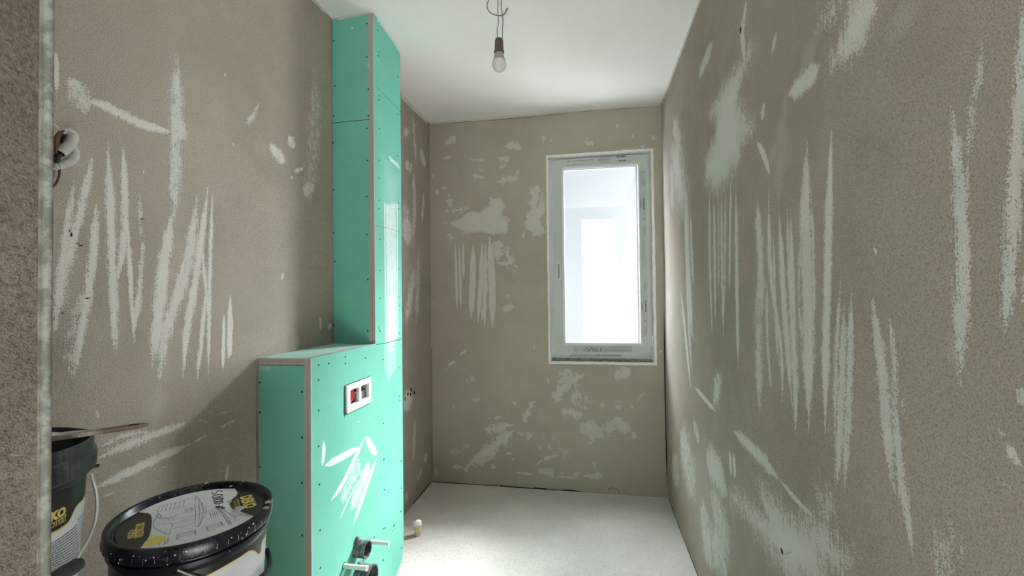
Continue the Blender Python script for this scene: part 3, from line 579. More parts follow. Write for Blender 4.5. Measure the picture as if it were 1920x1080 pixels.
def text_obj(name, s_, size, O, X, Y, mat, parent, thick=.0003, bold=0.0, align='LEFT', sx=1.0, space=1.0, wrap=None):
    cu = bpy.data.curves.new('t', 'FONT'); cu.body = s_; cu.size = size; cu.extrude = thick; cu.offset = bold; cu.align_x = align; cu.space_character = space; cu.resolution_u = 3
    to = bpy.data.objects.new('t', cu); col.objects.link(to); bpy.context.view_layer.update()
    me = bpy.data.meshes.new_from_object(to.evaluated_get(bpy.context.evaluated_depsgraph_get()))
    bpy.data.objects.remove(to)
    X = Vector(X).normalized(); Y = Vector(Y).normalized(); N = X.cross(Y)
    if wrap:
        bm = bmesh.new(); bm.from_mesh(me); bmesh.ops.triangulate(bm, faces=bm.faces); bmesh.ops.subdivide_edges(bm, edges=[e for e in bm.edges if e.calc_length() > .008], cuts=2); bm.to_mesh(me); bm.free()
    for v_ in me.vertices:
        c_ = v_.co
        v_.co = wrap(c_.x * sx, c_.y, c_.z) if wrap else Vector(O) + X * c_.x * sx + Y * c_.y + N * c_.z
    me.materials.clear(); me.name = name
    return link(name, me, mat, parent)
FF = FY - .0069
def onf(px, py): 
    h = hit(px, py, 1, FF); return h
# top strips
def band(px, mat, nm='printed_strip', y=FF, d=.0004):
    MB().prism([(hit(a, c, 1, y).x, y, hit(a, c, 1, y).z) for a, c in px], (0, -d, 0)).build(nm, mat, win)
z0, z1 = onf(1100, 296).z, onf(1110, 303).z
for k, (s_, px, py, sz) in enumerate([('der-windows.com', 1063, 304, .020), ('der-windows.com', 1062, 311, .013), ('SALAMANDER'[:6], 1156, 295.5, .017), ('SALAM', 1160, 303, .016)]):
    o_ = onf(px, py); text_obj('lettering', s_, sz, (o_.x, FF - .0005, o_.z), (1, 0, 0), (0, 0, 1), m_ink, win, space=1.25 if k < 2 else 1, bold=.0006 if k > 1 else 0)
band([(1121, 297.5), (1140, 295.5), (1140, 301), (1121, 302.5)], m_filmp); band([(1140, 297), (1147, 297.5), (1140, 301)], m_filmp); band([(1124, 304.5), (1143, 303), (1143, 305), (1124, 306)], m_filmp)
# right strips run down the sash
band([(1199.5, 321), (1211.5, 320), (1211.5, 420), (1215, 623), (1205, 634), (1203, 632), (1202, 500)], m_filmp2, d=.0002)
def down(s_, px, py, sz, bold=.0, sp_=1.0):
    o_ = onf(px, py); text_obj('lettering', s_, sz, (o_.x, FF - .0008, o_.z), (0.0, 0, -1), (1, 0, 0), m_ink, win, bold=bold, space=sp_)
down('SALAMANDER', 1206, 371, .0125, .0005); down('SALAMANDER', 1200.3, 375, .008, .0003); down('salamander-windows.com', 1206.5, 449, .012, 0, 1.5); down('SALAMANDER', 1209, 563, .0125, .0005); down('SALAMANDER', 1203.3, 566, .008, .0003)
down('82', 1205.5, 320, .012, 0); down('82', 1206, 409, .014, 0); down('82', 1208, 600, .014, 0); down('salamander-windows.com', 1201, 465, .006, 0, 1.5)
for a, c in ((335, 349), (423, 441), (529, 545), (614, 630)): band([(1204.5 + (a - 335) * .012, a), (1209.5 + (a - 335) * .012, a), (1209.5 + (a - 335) * .012, c), (1204.5 + (a - 335) * .012, c)], m_filmp, d=.0005)
# bottom strips, printed upside down
band([(1075, 650), (1185, 649), (1185, 661), (1075, 662)], m_filmp2, d=.0002)
for s_, px, py, sz in (('salamander-windows.com', 1184, 650.2, .012), ('salamander-windows.com', 1184, 656.2, .014), ('SN', 1082, 656, .014), ('82', 1080, 650, .010)):
    o_ = onf(px, py); text_obj('lettering', s_, sz, (o_.x, FF - .0008, o_.z), (-1, 0, 0), (0, 0, -1), m_ink, win, space=1.2)
o_ = hit(1067, 667, 1, FY + .011)
band([(1067, 669.5), (1071, 663.5), (1166, 664.5), (1166, 669.5)], m_filmp, y=FY + .0108)
o2 = hit(1164, 665.5, 1, FY + .0102); text_obj('lettering', 'salamander-windows.com', .013, (o2.x, FY + .0102, o2.z), (-1, 0, 0), (0, 0, -1), m_ink, win, space=1.2)
# handwriting
v8 = view(1020, 600, 8.348)
hw = MB()
for st in ([(690, 425), (655, 432), (650, 455), (690, 460), (705, 470), (690, 490), (665, 488)], [(765, 420), (735, 450), (700, 480), (690, 485)], [(720, 440), (760, 445), (770, 470), (745, 490)], [(770, 450), (800, 440), (820, 455), (780, 485), (810, 492)], [(905, 430), (875, 450), (905, 458), (880, 470), (885, 492), (905, 495)], [(610, 465), (650, 470)], [(820, 480), (860, 490)], [(840, 440), (820, 490)]):
    hw.tube([(p.x, FF - .0012, p.z) for p in spline([onf(*q) for q in v8(st)], 4)], .0012, 5)
hw.build('handwriting', m_marker, win)

# outside
b = MB(); b.box((-7, 8.0, -3), (2.4, 14, 5.6)); tag(b.build('neighbour_house', m_out1), 'pale rendered neighbouring house seen through the window', 'building')  # unseen left end added to keep sky light off the right wall
h1 = hit(1090, 412, 1, 6.0); h2 = hit(1152, 415, 1, 6.0)
b = MB(); b.prism([(h1.x, 6, -3), (h2.x + .28, 6, -3), (h2.x, 6, h1.z), (h1.x, 6, h1.z)], (0, 1.2, 0)); tag(b.build('garden_wall', m_out2), 'white block standing in front of the house outside the window', 'wall')
b = MB(); b.box((-9, YB + .3, -1.3), (9, 16, -1.2)); o = b.build('ground_outside', m_pav); tag(o, kind='structure')  # unseen ground, raised and paled to bounce light up to the ceiling
#SETTING_END

# ------------------------------------------------------------------ green plasterboard casing and shaft
def fill_attr(o):
    for k in ('scuff', 'haze', 'crack'):
        if k not in o.data.attributes: o.data.attributes.new(k, 'FLOAT', 'POINT')
def screws(parent, pts, ax, v_, outward):
    """one black screw head per place; the mesh is shared"""
    global SCREW
    for (x, y) in pts:
        h = hit(x, y, ax, v_); rot = (math.radians(90), 0, 0) if ax == 1 else (0, math.radians(90), 0)
        o = bpy.data.objects.new('screw', SCREW); col.objects.link(o); o.parent = parent
        o.location = h; o.rotation_euler = rot
mb = MB(); mb.lathe([(.0002, -.0006), (.0038, -.0006), (.0042, .0002), (.0036, .0006), (.0012, .0006), (.0008, .0002), (.0001, .0002)], 12)
t_ = mb.build('screw_mesh', m_screw); SCREW = t_.data; bpy.data.objects.remove(t_)
def board(name, parent, fld, poly, thick, holes=()):
    """side face as fine painted sheet over a board"""
casing = empty('plasterboard_casing', ((XL + XF) / 2, (YN + YE) / 2, 0)); tag(casing, 'low green plasterboard casing with flush plate and pipe stubs, against the plaster wall', 'casing')
shaft = empty('plasterboard_shaft', ((XL + XF) / 2, (YC + YE) / 2, ZT)); tag(shaft, 'tall narrow green plasterboard shaft from the low casing up to the ceiling', 'shaft')
XI = XF - .025       # inner face of the doubled side boards
XW = XL + .003
# camera facing boards
def sheet(name, ax, v_, a0, a1, z0, z1, parent, mat, paint=None, holes=(), chamfer=None):
    f = Field(ax, v_, a0, a1, z0, z1, .004)
    if paint: paint(f)
    o = f.build(name, mat, holes=holes, parent=parent); return o
def jag(n, lo, hi): return [random.uniform(lo, hi) for _ in range(n)]
# -- casing
def p_front(f):
    for a in ([(1340, 0), (1342, 0)],): pass
    f.stroke([(485, 690), (510, 692)], 10, .4, 'haze'); f.stroke([(479, 860), (479, 900)], 3, .5)
def solid(mb, name, parent, mat=m_core, bevel=0): return mb.build(name, mat, parent, bevel=bevel)
fp = solid(MB().box((XW, YN + .0008, 0), (XI, YN + .0125, 1.1045)), 'front_panel', casing)
fs_ = sheet('front_paper', 1, YN, XW, XI, 0, 1.1045, fp, m_green, p_front)
v = view(440, 600, 2.25)
screws(fp, v([(106, 264), (284, 303), (106, 390), (284, 496), (106, 620), (284, 687), (285, 909)]), 1, YN - .0006, -1)
def p_side(f):
    S = f.stroke
    for pts, wd_, it in [([(375, 505), (376, 560), (370, 622)], 16, .95), ([(370, 618), (430, 590), (530, 535)], 20, .85), ([(560, 500), (630, 485)], 4, .8), ([(550, 490), (575, 530), (602, 572)], 16, 1.0),
                         ([(550, 492), (500, 600), (450, 700), (400, 772)], 16, .9), ([(602, 572), (560, 690), (498, 872)], 16, .85), ([(545, 560), (500, 660), (435, 800)], 62, .5), ([(575, 570), (540, 680), (480, 830)], 50, .55), ([(522, 600), (530, 660)], 4, 1.1), ([(528, 662), (480, 760), (435, 860)], 5, 1.1), ([(675, 540), (672, 580)], 14, .5),
                         ([(495, 440), (550, 420)], 5, .9), ([(545, 424), (640, 378)], 5, .6), ([(440, 840), (470, 830)], 10, .5)]: S(v(pts), wd_ / 2.25, it)
    f.patch([(647 + 75, 600), (744, 600), (742, 690), (728, 715), (722, 690)], .42, 3, 'haze'); f.patch([(722, 600), (744, 600), (741, 660), (726, 668)], .5, 3)
    S(v([(345, 480), (640, 440)]), 2, .0)
    S(v([(630, 775), (629, 1010)]), 1.2, .5, 'crack'); S(v([(630, 850), (660, 800), (700, 780)]), 1, .4, 'crack'); S(v([(672, 862), (673, 872)]), 3, 1, 'crack'); S(v([(668, 882), (682, 880)]), 1.2, .8, 'crack'); S(v([(667, 880), (664, 900)]), 1.2, .7, 'crack'); S(v([(402, 360), (403, 370)]), 2, .9, 'crack')
    f.seg([(YN + .001, 0), (YN + .001, 1.13)], .006, .9, 'scuff', .01)
    f.seg([(YC, ZT - .006), (1.9, ZT - .006)], .006, .7, 'scuff', .05)
    S([(453 + 193, 0)], 1, 0)
sidep = MB(); pts = [(YN, 0), (YE - .085, 0), (YE - .02, .035), (YE, .10), (YE, ZT), (YN, ZT)]
sp_ = MB()
hy0, hy1, hz0, hz1 = 1.550, 1.728, .893, .991      # opening behind the flush plate
for x_ in (XI + .0003, XI + .0128):
    for pl in ([(YN, 0), (hy0, 0), (hy0, ZT), (YN, ZT)], [(hy0, 0), (hy1, 0), (hy1, hz0), (hy0, hz0)], [(hy0, hz1), (hy1, hz1), (hy1, ZT), (hy0, ZT)], [(hy1, 0), (YE - .085, 0), (YE - .02, .035), (YE, .10), (YE, ZT), (hy1, ZT)]):
        sp_.prism([(x_, y, z) for y, z in pl], (.0119, 0, 0))
sp_ = sp_.build('side_panel', m_core, casing)
ff = Field(0, XF, YN, YE, 0, ZT, .004); p_side(ff)
PW = dict(y0=1.546, y1=1.732, z0=.889, z1=.995)
ss = ff.build('side_paper', m_green, holes=[(PW['y0'] + .004, PW['y1'] - .004, PW['z0'] + .004, PW['z1'] - .004)], parent=sp_)
bm = bmesh.new(); bm.from_mesh(ss.data)        # the broken lower corner
dl = [f for f in bm.faces if (lambda c: c.y > YE - .085 and c.z < .035 + (c.y - (YE - .02)) * 3.25 * (c.y > YE - .02) + 0 and (c.z < (c.y - (YE - .085)) * .54 or c.y > YE - .02))(f.calc_center_median())]
bmesh.ops.delete(bm, geom=dl, context='FACES'); bm.to_mesh(ss.data); bm.free()
screws(sp_, v([(355, 190), (397, 183), (467, 155), (467, 184), (552, 160), (355, 253), (355, 382), (628, 436), (355, 533), (630, 588), (358, 694), (631, 716), (361, 887), (627, 881), (634, 877), (589, 917), (362, 1046), (627, 1014), (697, 202), (696, 322), (703, 595), (703, 710), (702, 808), (703, 962), (626, 166), (693, 85), (697, 339)]), 0, XF + .0006, 1)
# top boards
mb = MB(); n_ = 30
mb.box((XW, YN + .001, 1.1065), (XI - .0005, YE, 1.1165)); mb.box((XW, YN, 1.1175), (XI - .0005, YE, 1.1288)); tp = mb.build('top_panel', m_core, casing)
mb = MB(); vs = []; fs = []
for i in range(n_ + 1):
    y = YN + (YC - YN) * i / n_; e = random.uniform(.006, .016); vs += [(XW, y, 1.1292), (XF - .001 - e, y, 1.1292)]
for i in range(n_): fs.append((2 * i, 2 * i + 1, 2 * i + 3, 2 * i + 2))
mb.add(vs, fs)
ft = mb.build('top_paper', m_green, tp); fill_attr(ft); ft.data.attributes['haze'].data.foreach_set('value', [.55] * len(ft.data.vertices))
# -- shaft
S_ = MB(); S_.box((XW, YC + .0008, ZT), (XI, YC + .0125, H - .004)); fp2 = S_.build('front_panel', m_core, shaft)
def p_f2(f):
    S = f.stroke; v = view(590, 0, 1.5875)
    f.seg([(XW, ZT), (XW, H)], .003, .7, 'crack', .02); f.seg([(XI - .001, ZT), (XI - .001, H)], .004, .6, 'crack', .02)
    f.seg([(XW, ZT + .002), (XI, ZT + .002)], .004, .7, 'crack', .02)
    S(v([(60, 60), (90, 50), (152, 42)]), 7, .9); S(v([(110, 80), (114, 86)]), 4, .9); S(v([(100, 100), (150, 120)]), 26, .38); S(v([(161, 190), (161, 194)]), 6, 1.2); S(v([(60, 980), (70, 975)]), 4, .5)
sheet('front_paper', 1, YC, XW, XI, ZT, H - .004, fp2, m_green, p_f2)
v3 = view(590, 0, 1.5875)
screws(fp2, v3([(57, 121), (155, 70), (60, 256), (160, 266), (155, 170), (57, 345), (160, 345), (155, 382), (55, 425), (157, 478), (56, 565), (155, 585), (57, 693), (155, 698), (60, 778), (158, 832), (57, 968), (158, 985)]), 1, YC - .0006, -1)
S_ = MB(); S_.box((XI + .0005, YC, ZT), (XI + .0119, YE, H - .003)); S_.box((XI + .013, YC, ZT), (XF - .0005, YE, H - .003)); sp2 = S_.build('side_panel', m_core, shaft)
def p_s2(f):
    S = f.stroke; v = v3
    f.seg([(YE - .002, ZT), (YE - .002, H)], .005, .8, 'crack', .02)
    f.seg([(YC + .001, ZT), (YC + .001, H)], .006, .85, 'scuff', .01)
    f.patch(v([(208, 600), (244, 600), (246, 1030), (214, 1030)]), .55, 3); f.patch(v([(205, 470), (248, 540), (246, 640), (208, 640)]), .35, 10, 'haze'); f.patch(v([(218, 458), (250, 490), (255, 505), (225, 480)]), .9, 2)
    S(v([(208, 600), (210, 820), (213, 1024)]), 2, 1.0, taper=.02); S(v([(246, 600), (247, 1010)]), 2, .9, taper=.02); f.patch(v([(208, 600), (246, 600), (246, 1030), (214, 1030)]), .55, 3, 'haze')
    S(v([(184, 40), (220, 90), (258, 150)]), 9, .95, taper=.02); S(v([(188, 966), (194, 985), (200, 990)]), 2, .6, 'crack')
sheet('side_paper', 0, XF, YC, YE, ZT, H - .003, sp2, m_green, p_s2)
screws(sp2, v3([(188, 90), (192, 155), (190, 166), (247, 228), (192, 285), (191, 298), (248, 340), (193, 383), (247, 464), (192, 477), (192, 530), (250, 605), (192, 596), (192, 621), (250, 622), (195, 712), (250, 800), (195, 805), (250, 885), (195, 888), (252, 910), (195, 985), (253, 992)]), 0, XF + .0006, 1)
def joint(parent, pts, ax, v_, r, off):
    q = []
    for x, y in pts:
        h = hit(x, y, ax, v_); h[ax] += off; q.append(h)
    mb = MB(); mb.tube(spline(q, 4), r, 6); mb.build('board_joint', m_gap, parent)
joint(fp2, v3([(50, 367), (100, 361), (130, 359), (163, 355)]), 1, YC, .0017, .0006)
joint(sp2, v3([(183, 258), (215, 290), (257, 335)]), 0, XF, .0009, -.0003)
joint(sp2, v3([(183, 672), (220, 680), (257, 692)]), 0, XF, .0007, -.0003)
joint(sp2, v3([(183, 1025), (200, 1023), (225, 1018), (258, 1008)]), 0, XF, .0014, -.0004)
# torn paper edge
for (par, y, z0_, z1_) in ((sp_, YN, 0.0, ZT), (sp2, YC, ZT, H - .01)):
    mb = MB(); n_ = 60; vs = []; fs = []
    for i in range(n_ + 1):
        z = z0_ + (z1_ - z0_) * i / n_; e = random.uniform(.0006, .003); vs += [(XF + .0002, y + .001, z), (XF + .0009, y - e * .4, z), (XF - .0015, y - .0004, z)]
    for i in range(n_):
        for k in range(2): fs.append((3 * i + k, 3 * i + k + 1, 3 * i + k + 4, 3 * i + k + 3))
    mb.add(vs, fs); mb.build('torn_paper_edge', m_green and Mat('torn_paper', (0.72, 0.76, 0.72), 0.9, 0.1).m, par)

# ------------------------------------------------------------------ flush plate
fpz = empty('flush_plate_frame', (XF, (PW['y0'] + PW['y1']) / 2, (PW['z0'] + PW['z1']) / 2)); tag(fpz, 'white plastic flush button frame with two openings set in the green casing', 'flush plate')
X0, X1 = XF - .004, XF + .009
y0, y1, z0, z1 = PW['y0'], PW['y1'], PW['z0'], PW['z1']
oy0, oy1, py0, py1, oz0, oz1 = y0 + .022, y0 + .088, y0 + .103, y1 - .018, z0 + .026, z1 - .022
mb = MB()
mb.box((X0, y0, z0), (X1, oy0, z1)); mb.box((X0, oy0, z0), (X1, py1, oz0)); mb.box((X0, oy0, oz1), (X1, py1, z1)); mb.box((X0, oy1, oz0), (X1, py0, oz1)); mb.box((X0, py1, z0), (X1, y1, z1))
mb.build('plate', m_white, fpz, bevel=.0008)
mb = MB(); mb.box((X0 - .05, y0 + .006, z0 + .006), (X0 - .047, y1 - .006, z1 - .006)); mb.box((X0 - .048, y0 + .006, z0 + .006), (X0 - .0004, y0 + .009, z1 - .006)); mb.box((X0 - .048, y1 - .009, z0 + .006), (X0 - .0004, y1 - .006, z1 - .006)); mb.box((X0 - .048, y0 + .009, z0 + .006), (X0 - .0004, y1 - .009, z0 + .009)); mb.box((X0 - .048, y0 + .009, z1 - .009), (X0 - .0004, y1 - .009, z1 - .006)); mb.build('cavity_box', m_inner, fpz)
mb = MB(); cy_, cz_ = oy0 + .024, (oz0 + oz1) / 2 + .004
mb.lathe([(.0001, -.012), (.029, -.012), (.030, -.010), (.030, -.003), (.028, -.001), (.019, -.001), (.017, -.004), (.0001, -.004)], 40, Matrix.Translation((X0, cy_, cz_)) @ Matrix.Rotation(math.pi / 2, 4, 'Y')); mb.build('red_button', m_red, fpz)
mb = MB(); mb.tube([(X0 - .008, oy0 + .002, oz0 + .006), (X0 - .004, oy0 + .022, oz0 + .008)], .006, 12); mb.build('lever', m_white, fpz)
mb = MB(); mb.box((X0 - .03, py0 - .002, oz0 - .004), (X0 - .006, py1 + .002, (oz0 + oz1) / 2)); mb.build('cover', m_inner, fpz, bevel=.002)
# dark saw-cut around the plate
mb = MB(); XD = XF + .0004
for a, b_ in (((y0 - .006, z0 - .004), (y0 + .001, z1 + .002)), ((y0 - .002, z1 - .001), (y1 + .003, z1 + .003)), ((y0, z0 - .003), (y1, z0 + .001)), ((y0 - .0065, z0 - .017), (y0 - .0045, z0 - .003)), ((y1 - .001, z0 - .012), (y1 + .001, z0)), ((y1, z1), (y1 + .002, z1 + .008))):
    mb.box((XD - .0008, a[0], a[1]), (XD, b_[0], b_[1]))
mb.build('saw_cut', m_gap, sp_)

# ------------------------------------------------------------------ pipe stubs
def pipe_x(name, y, z, r, L, label, cat, mat, wall=.003, n=40, tilt=0.0):
    mb = MB(); Mx = Matrix.Translation((XF - .02, y, z)) @ Matrix.Rotation(math.pi / 2, 4, 'Y') @ Matrix.Rotation(tilt, 4, 'X')
    mb.lathe([(r, 0), (r, L + .02 - .008), (r + .0015, L + .02 - .008), (r + .0015, L + .02), (r - wall, L + .02), (r - wall, 0)], n, Mx, close=True)
    o = mb.build('pipe_wall', mat); rt = o; rt.name = name
    e = empty(name, (XF, y, z)); o.name = 'pipe_body'; o.parent = e; o.matrix_parent_inverse = Matrix.Translation(e.location).inverted()
    tag(e, label, cat)
    mb = MB(); mb.lathe([(.0001, .002), (r - wall, .002)], n, Mx); mb.build('dark_end', m_hole, e)
    return e
PU, PL = (1.622, .333), (1.632, .213)
e = pipe_x('flush_pipe_stub', PU[0], PU[1], .032, .048, 'smaller dark grey pipe stub, upper of the two in the green casing', 'pipe', m_drain)
mb = MB(); mb.add([(XF + .0002, PU[0] - .03, PU[1] + .028), (XF + .004, PU[0] - .004, PU[1] + .052), (XF + .001, PU[0] + .022, PU[1] + .032), (XF + .008, PU[0], PU[1] + .031)], [(0, 1, 3), (1, 2, 3), (0, 3, 2), (0, 2, 1)]); mb.build('torn_rim', m_drain, e)
e = pipe_x('waste_pipe_stub', PL[0], PL[1], .050, .062, 'larger dark grey waste pipe stub at the bottom of the green casing', 'pipe', m_drain, .004)
mb = MB(); mb.add([(XF + .0002, PL[0] - .03, PL[1] + .045), (XF + .004, PL[0] - .004, PL[1] + .064), (XF + .001, PL[0] + .022, PL[1] + .049), (XF + .008, PL[0], PL[1] + .049)], [(0, 1, 3), (1, 2, 3), (0, 3, 2), (0, 2, 1)]); mb.build('torn_rim', m_drain, e)
for (px, py, L, lb) in ((694, 1016, .085, 'white sleeved mounting rod beyond the upper grey pipe stub'), (645, 1061, .095, 'white sleeved mounting rod nearest the black buckets')):
    h = hit(px, py, 0, XF); e = empty('mounting_rod', h); tag(e, lb, 'rod')
    mb = MB(); Mx = Matrix.Translation(h - Vector((.02, 0, 0))) @ Matrix.Rotation(math.pi / 2, 4, 'Y')
    mb.lathe([(.0085, 0), (.0085, L + .014), (.0102, L + .014), (.0102, L + .02), (.006, L + .02), (.006, L), (.0001, L)], 20, Mx); mb.build('sleeve', m_sleeve, e)
    mb = MB(); mb.lathe([(.0105, .021), (.0135, .0195)], 16, Mx); mb.build('hole_rim', m_hole, e)

# ------------------------------------------------------------------ floor pipe cap
hb = hit(783, 1003, 2, 0); e = empty('pipe_cap', (hb.x, hb.y, 0)); tag(e, 'small yellowish pipe end topped with white plaster standing on the floor', 'pipe cap')
def topz(px, py):
    d = ray(px, py); t = (hb.y - CAM.y) / d.y; return (CAM + d * t).z
zt = topz(783, 975)
mb = MB(); mb.lathe([(.0001, .001), (.017, .001), (.019, .006), (.019, zt * .28)], 28, Matrix.Translation((hb.x, hb.y, 0))); mb.build('pipe_collar', m_inner, e)
mb = MB(); mb.lathe([(.0175, zt * .25), (.021, zt * .3), (.0215, zt * .42), (.0205, zt * .45), (.0215, zt * .48), (.0215, zt * .66), (.0001, zt * .67)], 28, Matrix.Translation((hb.x, hb.y, 0))); mb.build('threaded_plug', m_yel, e)
bm = bmesh.new(); bmesh.ops.create_icosphere(bm, subdivisions=3, radius=1)
for v_ in bm.verts:
    q = v_.co; k = 1 + .10 * math.sin(7 * q.x + 2) * math.cos(6 * q.y) + .08 * math.sin(9 * q.z + 3 * q.x) + random.uniform(-.03, .03)
    v_.co = Vector((q.x * .024 * k, q.y * .024 * k, max(q.z, -.75) * zt * .23 * k + zt * .76))
me = bpy.data.meshes.new('plaster_lump'); bm.to_mesh(me); bm.free(); me.transform(Matrix.Translation((hb.x, hb.y, 0))); me.shade_smooth(); link('plaster_lump', me, m_foam, e)

# crumbs on the floor
k = 0
for (px, py, r, lb) in [(1142, 978, .006, 'small pale plaster crumb on the middle of the floor'), (1220, 968, .007, 'pale plaster crumb on the floor towards the right wall'), (1205, 944, .004, 'tiny pale crumb on the floor near the far right corner')]:
    h = hit(px, py, 2, 0); bm = bmesh.new(); bmesh.ops.create_icosphere(bm, subdivisions=2, radius=1)
    for v_ in bm.verts: v_.co = Vector((v_.co.x * r * random.uniform(.8, 1.4), v_.co.y * r * random.uniform(.7, 1.3), v_.co.z * r * .5 + r * .35))
    me = bpy.data.meshes.new('plaster_crumb'); bm.to_mesh(me); bm.free(); o = link('plaster_crumb', me, m_foam); o.location = (h.x, h.y, 0.0005); tag(o, lb, 'plaster crumb', 'plaster crumbs on the floor')

# ------------------------------------------------------------------ hanging bulb
d_ = ray(936, 118); BC = CAM + d_ * (1.84)
e = empty('hanging_bulb', (BC.x, BC.y, H)); tag(e, 'bare light bulb hanging from the ceiling on two thin wires', 'light bulb')
TB = Matrix.Translation((BC.x, BC.y, BC.z))
mb = MB(); prof = [(.0001, -.0375)]
for a in range(-80, 40, 6): prof.append((.0295 * math.cos(math.radians(a)), -.007 + .0305 * math.sin(math.radians(a))))
prof += [(.0232, .0125), (.0001, .0125)]
mb.lathe(prof, 48, TB); mb.build('glass_globe', m_opal, e)
mb = MB(); mb.lathe([(.0001, .0126), (.0236, .0127), (.0240, .016), (.0215, .024), (.0188, .034), (.0178, .046), (.0150, .047), (.0001, .047)], 48, TB); mb.build('bulb_base', m_bulbbase, e)
mb = MB(); mb.lathe([(.0155, .040), (.0205, .040), (.0215, .043), (.0215, .049), (.0195, .052), (.0182, .0545), (.0188, .060), (.0178, .092), (.0155, .100), (.0070, .103), (.0001, .103)], 40, TB); hd = mb.build('lamp_holder', m_holder, e)
mb = MB(); mb.lathe([(.0001, .0), (.0045, .0), (.005, .004), (.004, .012), (.0001, .013)], 14, Matrix.Translation((BC.x - .0105, BC.y - .006, BC.z + .095))); mb.build('terminal', m_wire, hd)
def cab(pts): return [hit_plane(px, py, Vector((BC.x, BC.y, BC.z)), F_) + F_ * dd for px, py, dd in pts]
topc = H
v5 = lambda x, y, dd=0: (800 + x / 6, y / 6, dd)
w1 = cab([v5(800, 430), v5(793, 340), v5(808, 260), v5(802, 160), v5(800, 60), v5(806, -40)]); w1.append(Vector((BC.x + .004, BC.y, H + .002)))
w2 = cab([v5(852, 435), v5(852, 330), v5(858, 230), v5(846, 120), v5(838, 50), v5(848, -40)]); w2.append(Vector((BC.x + .010, BC.y, H + .002)))
w3 = cab([v5(905, 105, -.004), v5(875, 165, -.005), v5(850, 182, -.006), v5(790, 186, -.008), v5(710, 150, -.008), v5(680, 80, -.006), v5(700, 5, -.003), v5(740, -60)]); w3.append(Vector((BC.x - .004, BC.y, H + .002)))
for i, q in enumerate((w1, w2, w3)):
    MB().tube(spline(q, 8), .0017 if i < 2 else .0019, 8).build('wire', m_wiregrey, e)
q = cab([v5(875, 165, -.005), v5(905, 110, -.004), v5(912, 98, -.004)]); MB().tube(q, .0028, 8).build('taped_wire_end', m_wiregrey, e)
q = cab([v5(872, 160, -.007), v5(895, 150, -.007), v5(898, 158, -.006)]); MB().tube(q, .0014, 6).build('bare_wire_end', m_wire, e)
mb = MB(); mb.lathe([(.0001, 0), (.022, 0), (.020, .004)], 24, Matrix.Translation((BC.x + .002, BC.y, H - .0012))); mb.build('ceiling_hole', m_gap, e)

# ------------------------------------------------------------------ conduit with wires on the left wall
e = empty('conduit_coil', hit(110, 290, 0, XL)); tag(e, 'grey corrugated conduit loop with loose wires hanging on the left wall', 'conduit')
v9 = view(90, 230, 8.308)
def cp(pts): 
    out = []
    for x, y, dx in pts: (a, b_), = v9([(x, y)]); out.append(hit(a, b_, 0, XL + dx))
    return out
def corr(path, r, name, n=9):
    q = spline(path, n); L = [0]
    for a, b_ in zip(q, q[1:]): L.append(L[-1] + (b_ - a).length)
    m_ = int(L[-1] / .0009); pts = []; j = 0
    for i in range(m_ + 1):
        s_ = L[-1] * i / m_
        while j < len(L) - 2 and L[j + 1] < s_: j += 1
        t = (s_ - L[j]) / max(L[j + 1] - L[j], 1e-9); pts.append(q[j].lerp(q[j + 1], min(max(t, 0), 1)))
    mb = MB(); mb.tube(pts, r, 18, cap=False, radf=lambda i: r * (1 + .09 * math.sin(i * .9 / 3.3 * 2 * math.pi)))
    return mb.build(name, m_conduit, e)
corr(cp([(205, 478, .050), (260, 420, .052), (330, 340, .050), (385, 240, .044), (360, 175, .036), (300, 165, .028), (240, 230, .02), (200, 300, .016), (160, 380, .012), (90, 470, .010)]), .0092, 'conduit_tube')
corr(cp([(340, 330, .03), (395, 420, .036), (405, 520, .036), (340, 600, .036), (240, 650, .036), (130, 672, .032), (40, 680, .02), (-40, 640, .005)]), .0088, 'conduit_tube')
MB().tube(cp([(190, 480, .050), (215, 470, .051)]), .0072, 12).build('conduit_mouth', m_hole, e)
for pts, r, mt in [([(230, 455, .052), (180, 520, .050), (140, 600, .045), (60, 560, .03), (-20, 540, .02)], .0034, m_cabblk), ([(215, 480, .052), (150, 500, .045), (90, 540, .03), (0, 560, .02)], .0030, m_cabblk), ([(160, 500, .05), (110, 420, .045), (105, 260, .04), (170, 160, .035), (260, 130, .03)], .0026, m_copper),
                   ([(130, 480, .05), (130, 330, .047), (140, 230, .045), (200, 170, .04)], .0022, m_copper), ([(195, 330, .02), (235, 220, .03), (280, 190, .035)], .0028, m_cabblk), ([(175, 700, .034), (178, 800, .036), (150, 900, .034), (92, 985, .028), (30, 1010, .02)], .0022, m_purple), ([(120, 690, .03), (100, 800, .025), (85, 850, .022), (40, 870, .015)], .0022, m_seal), ([(250, 175, .050), (290, 125, .052), (350, 120, .052), (395, 150, .049)], .0018, m_conduit), ([(90, 20, .004), (130, 55, .004), (170, 95, .004)], .0015, m_sleeve)]:
    MB().tube(spline(cp(pts), 6), r, 8).build('loose_wire', mt, e)

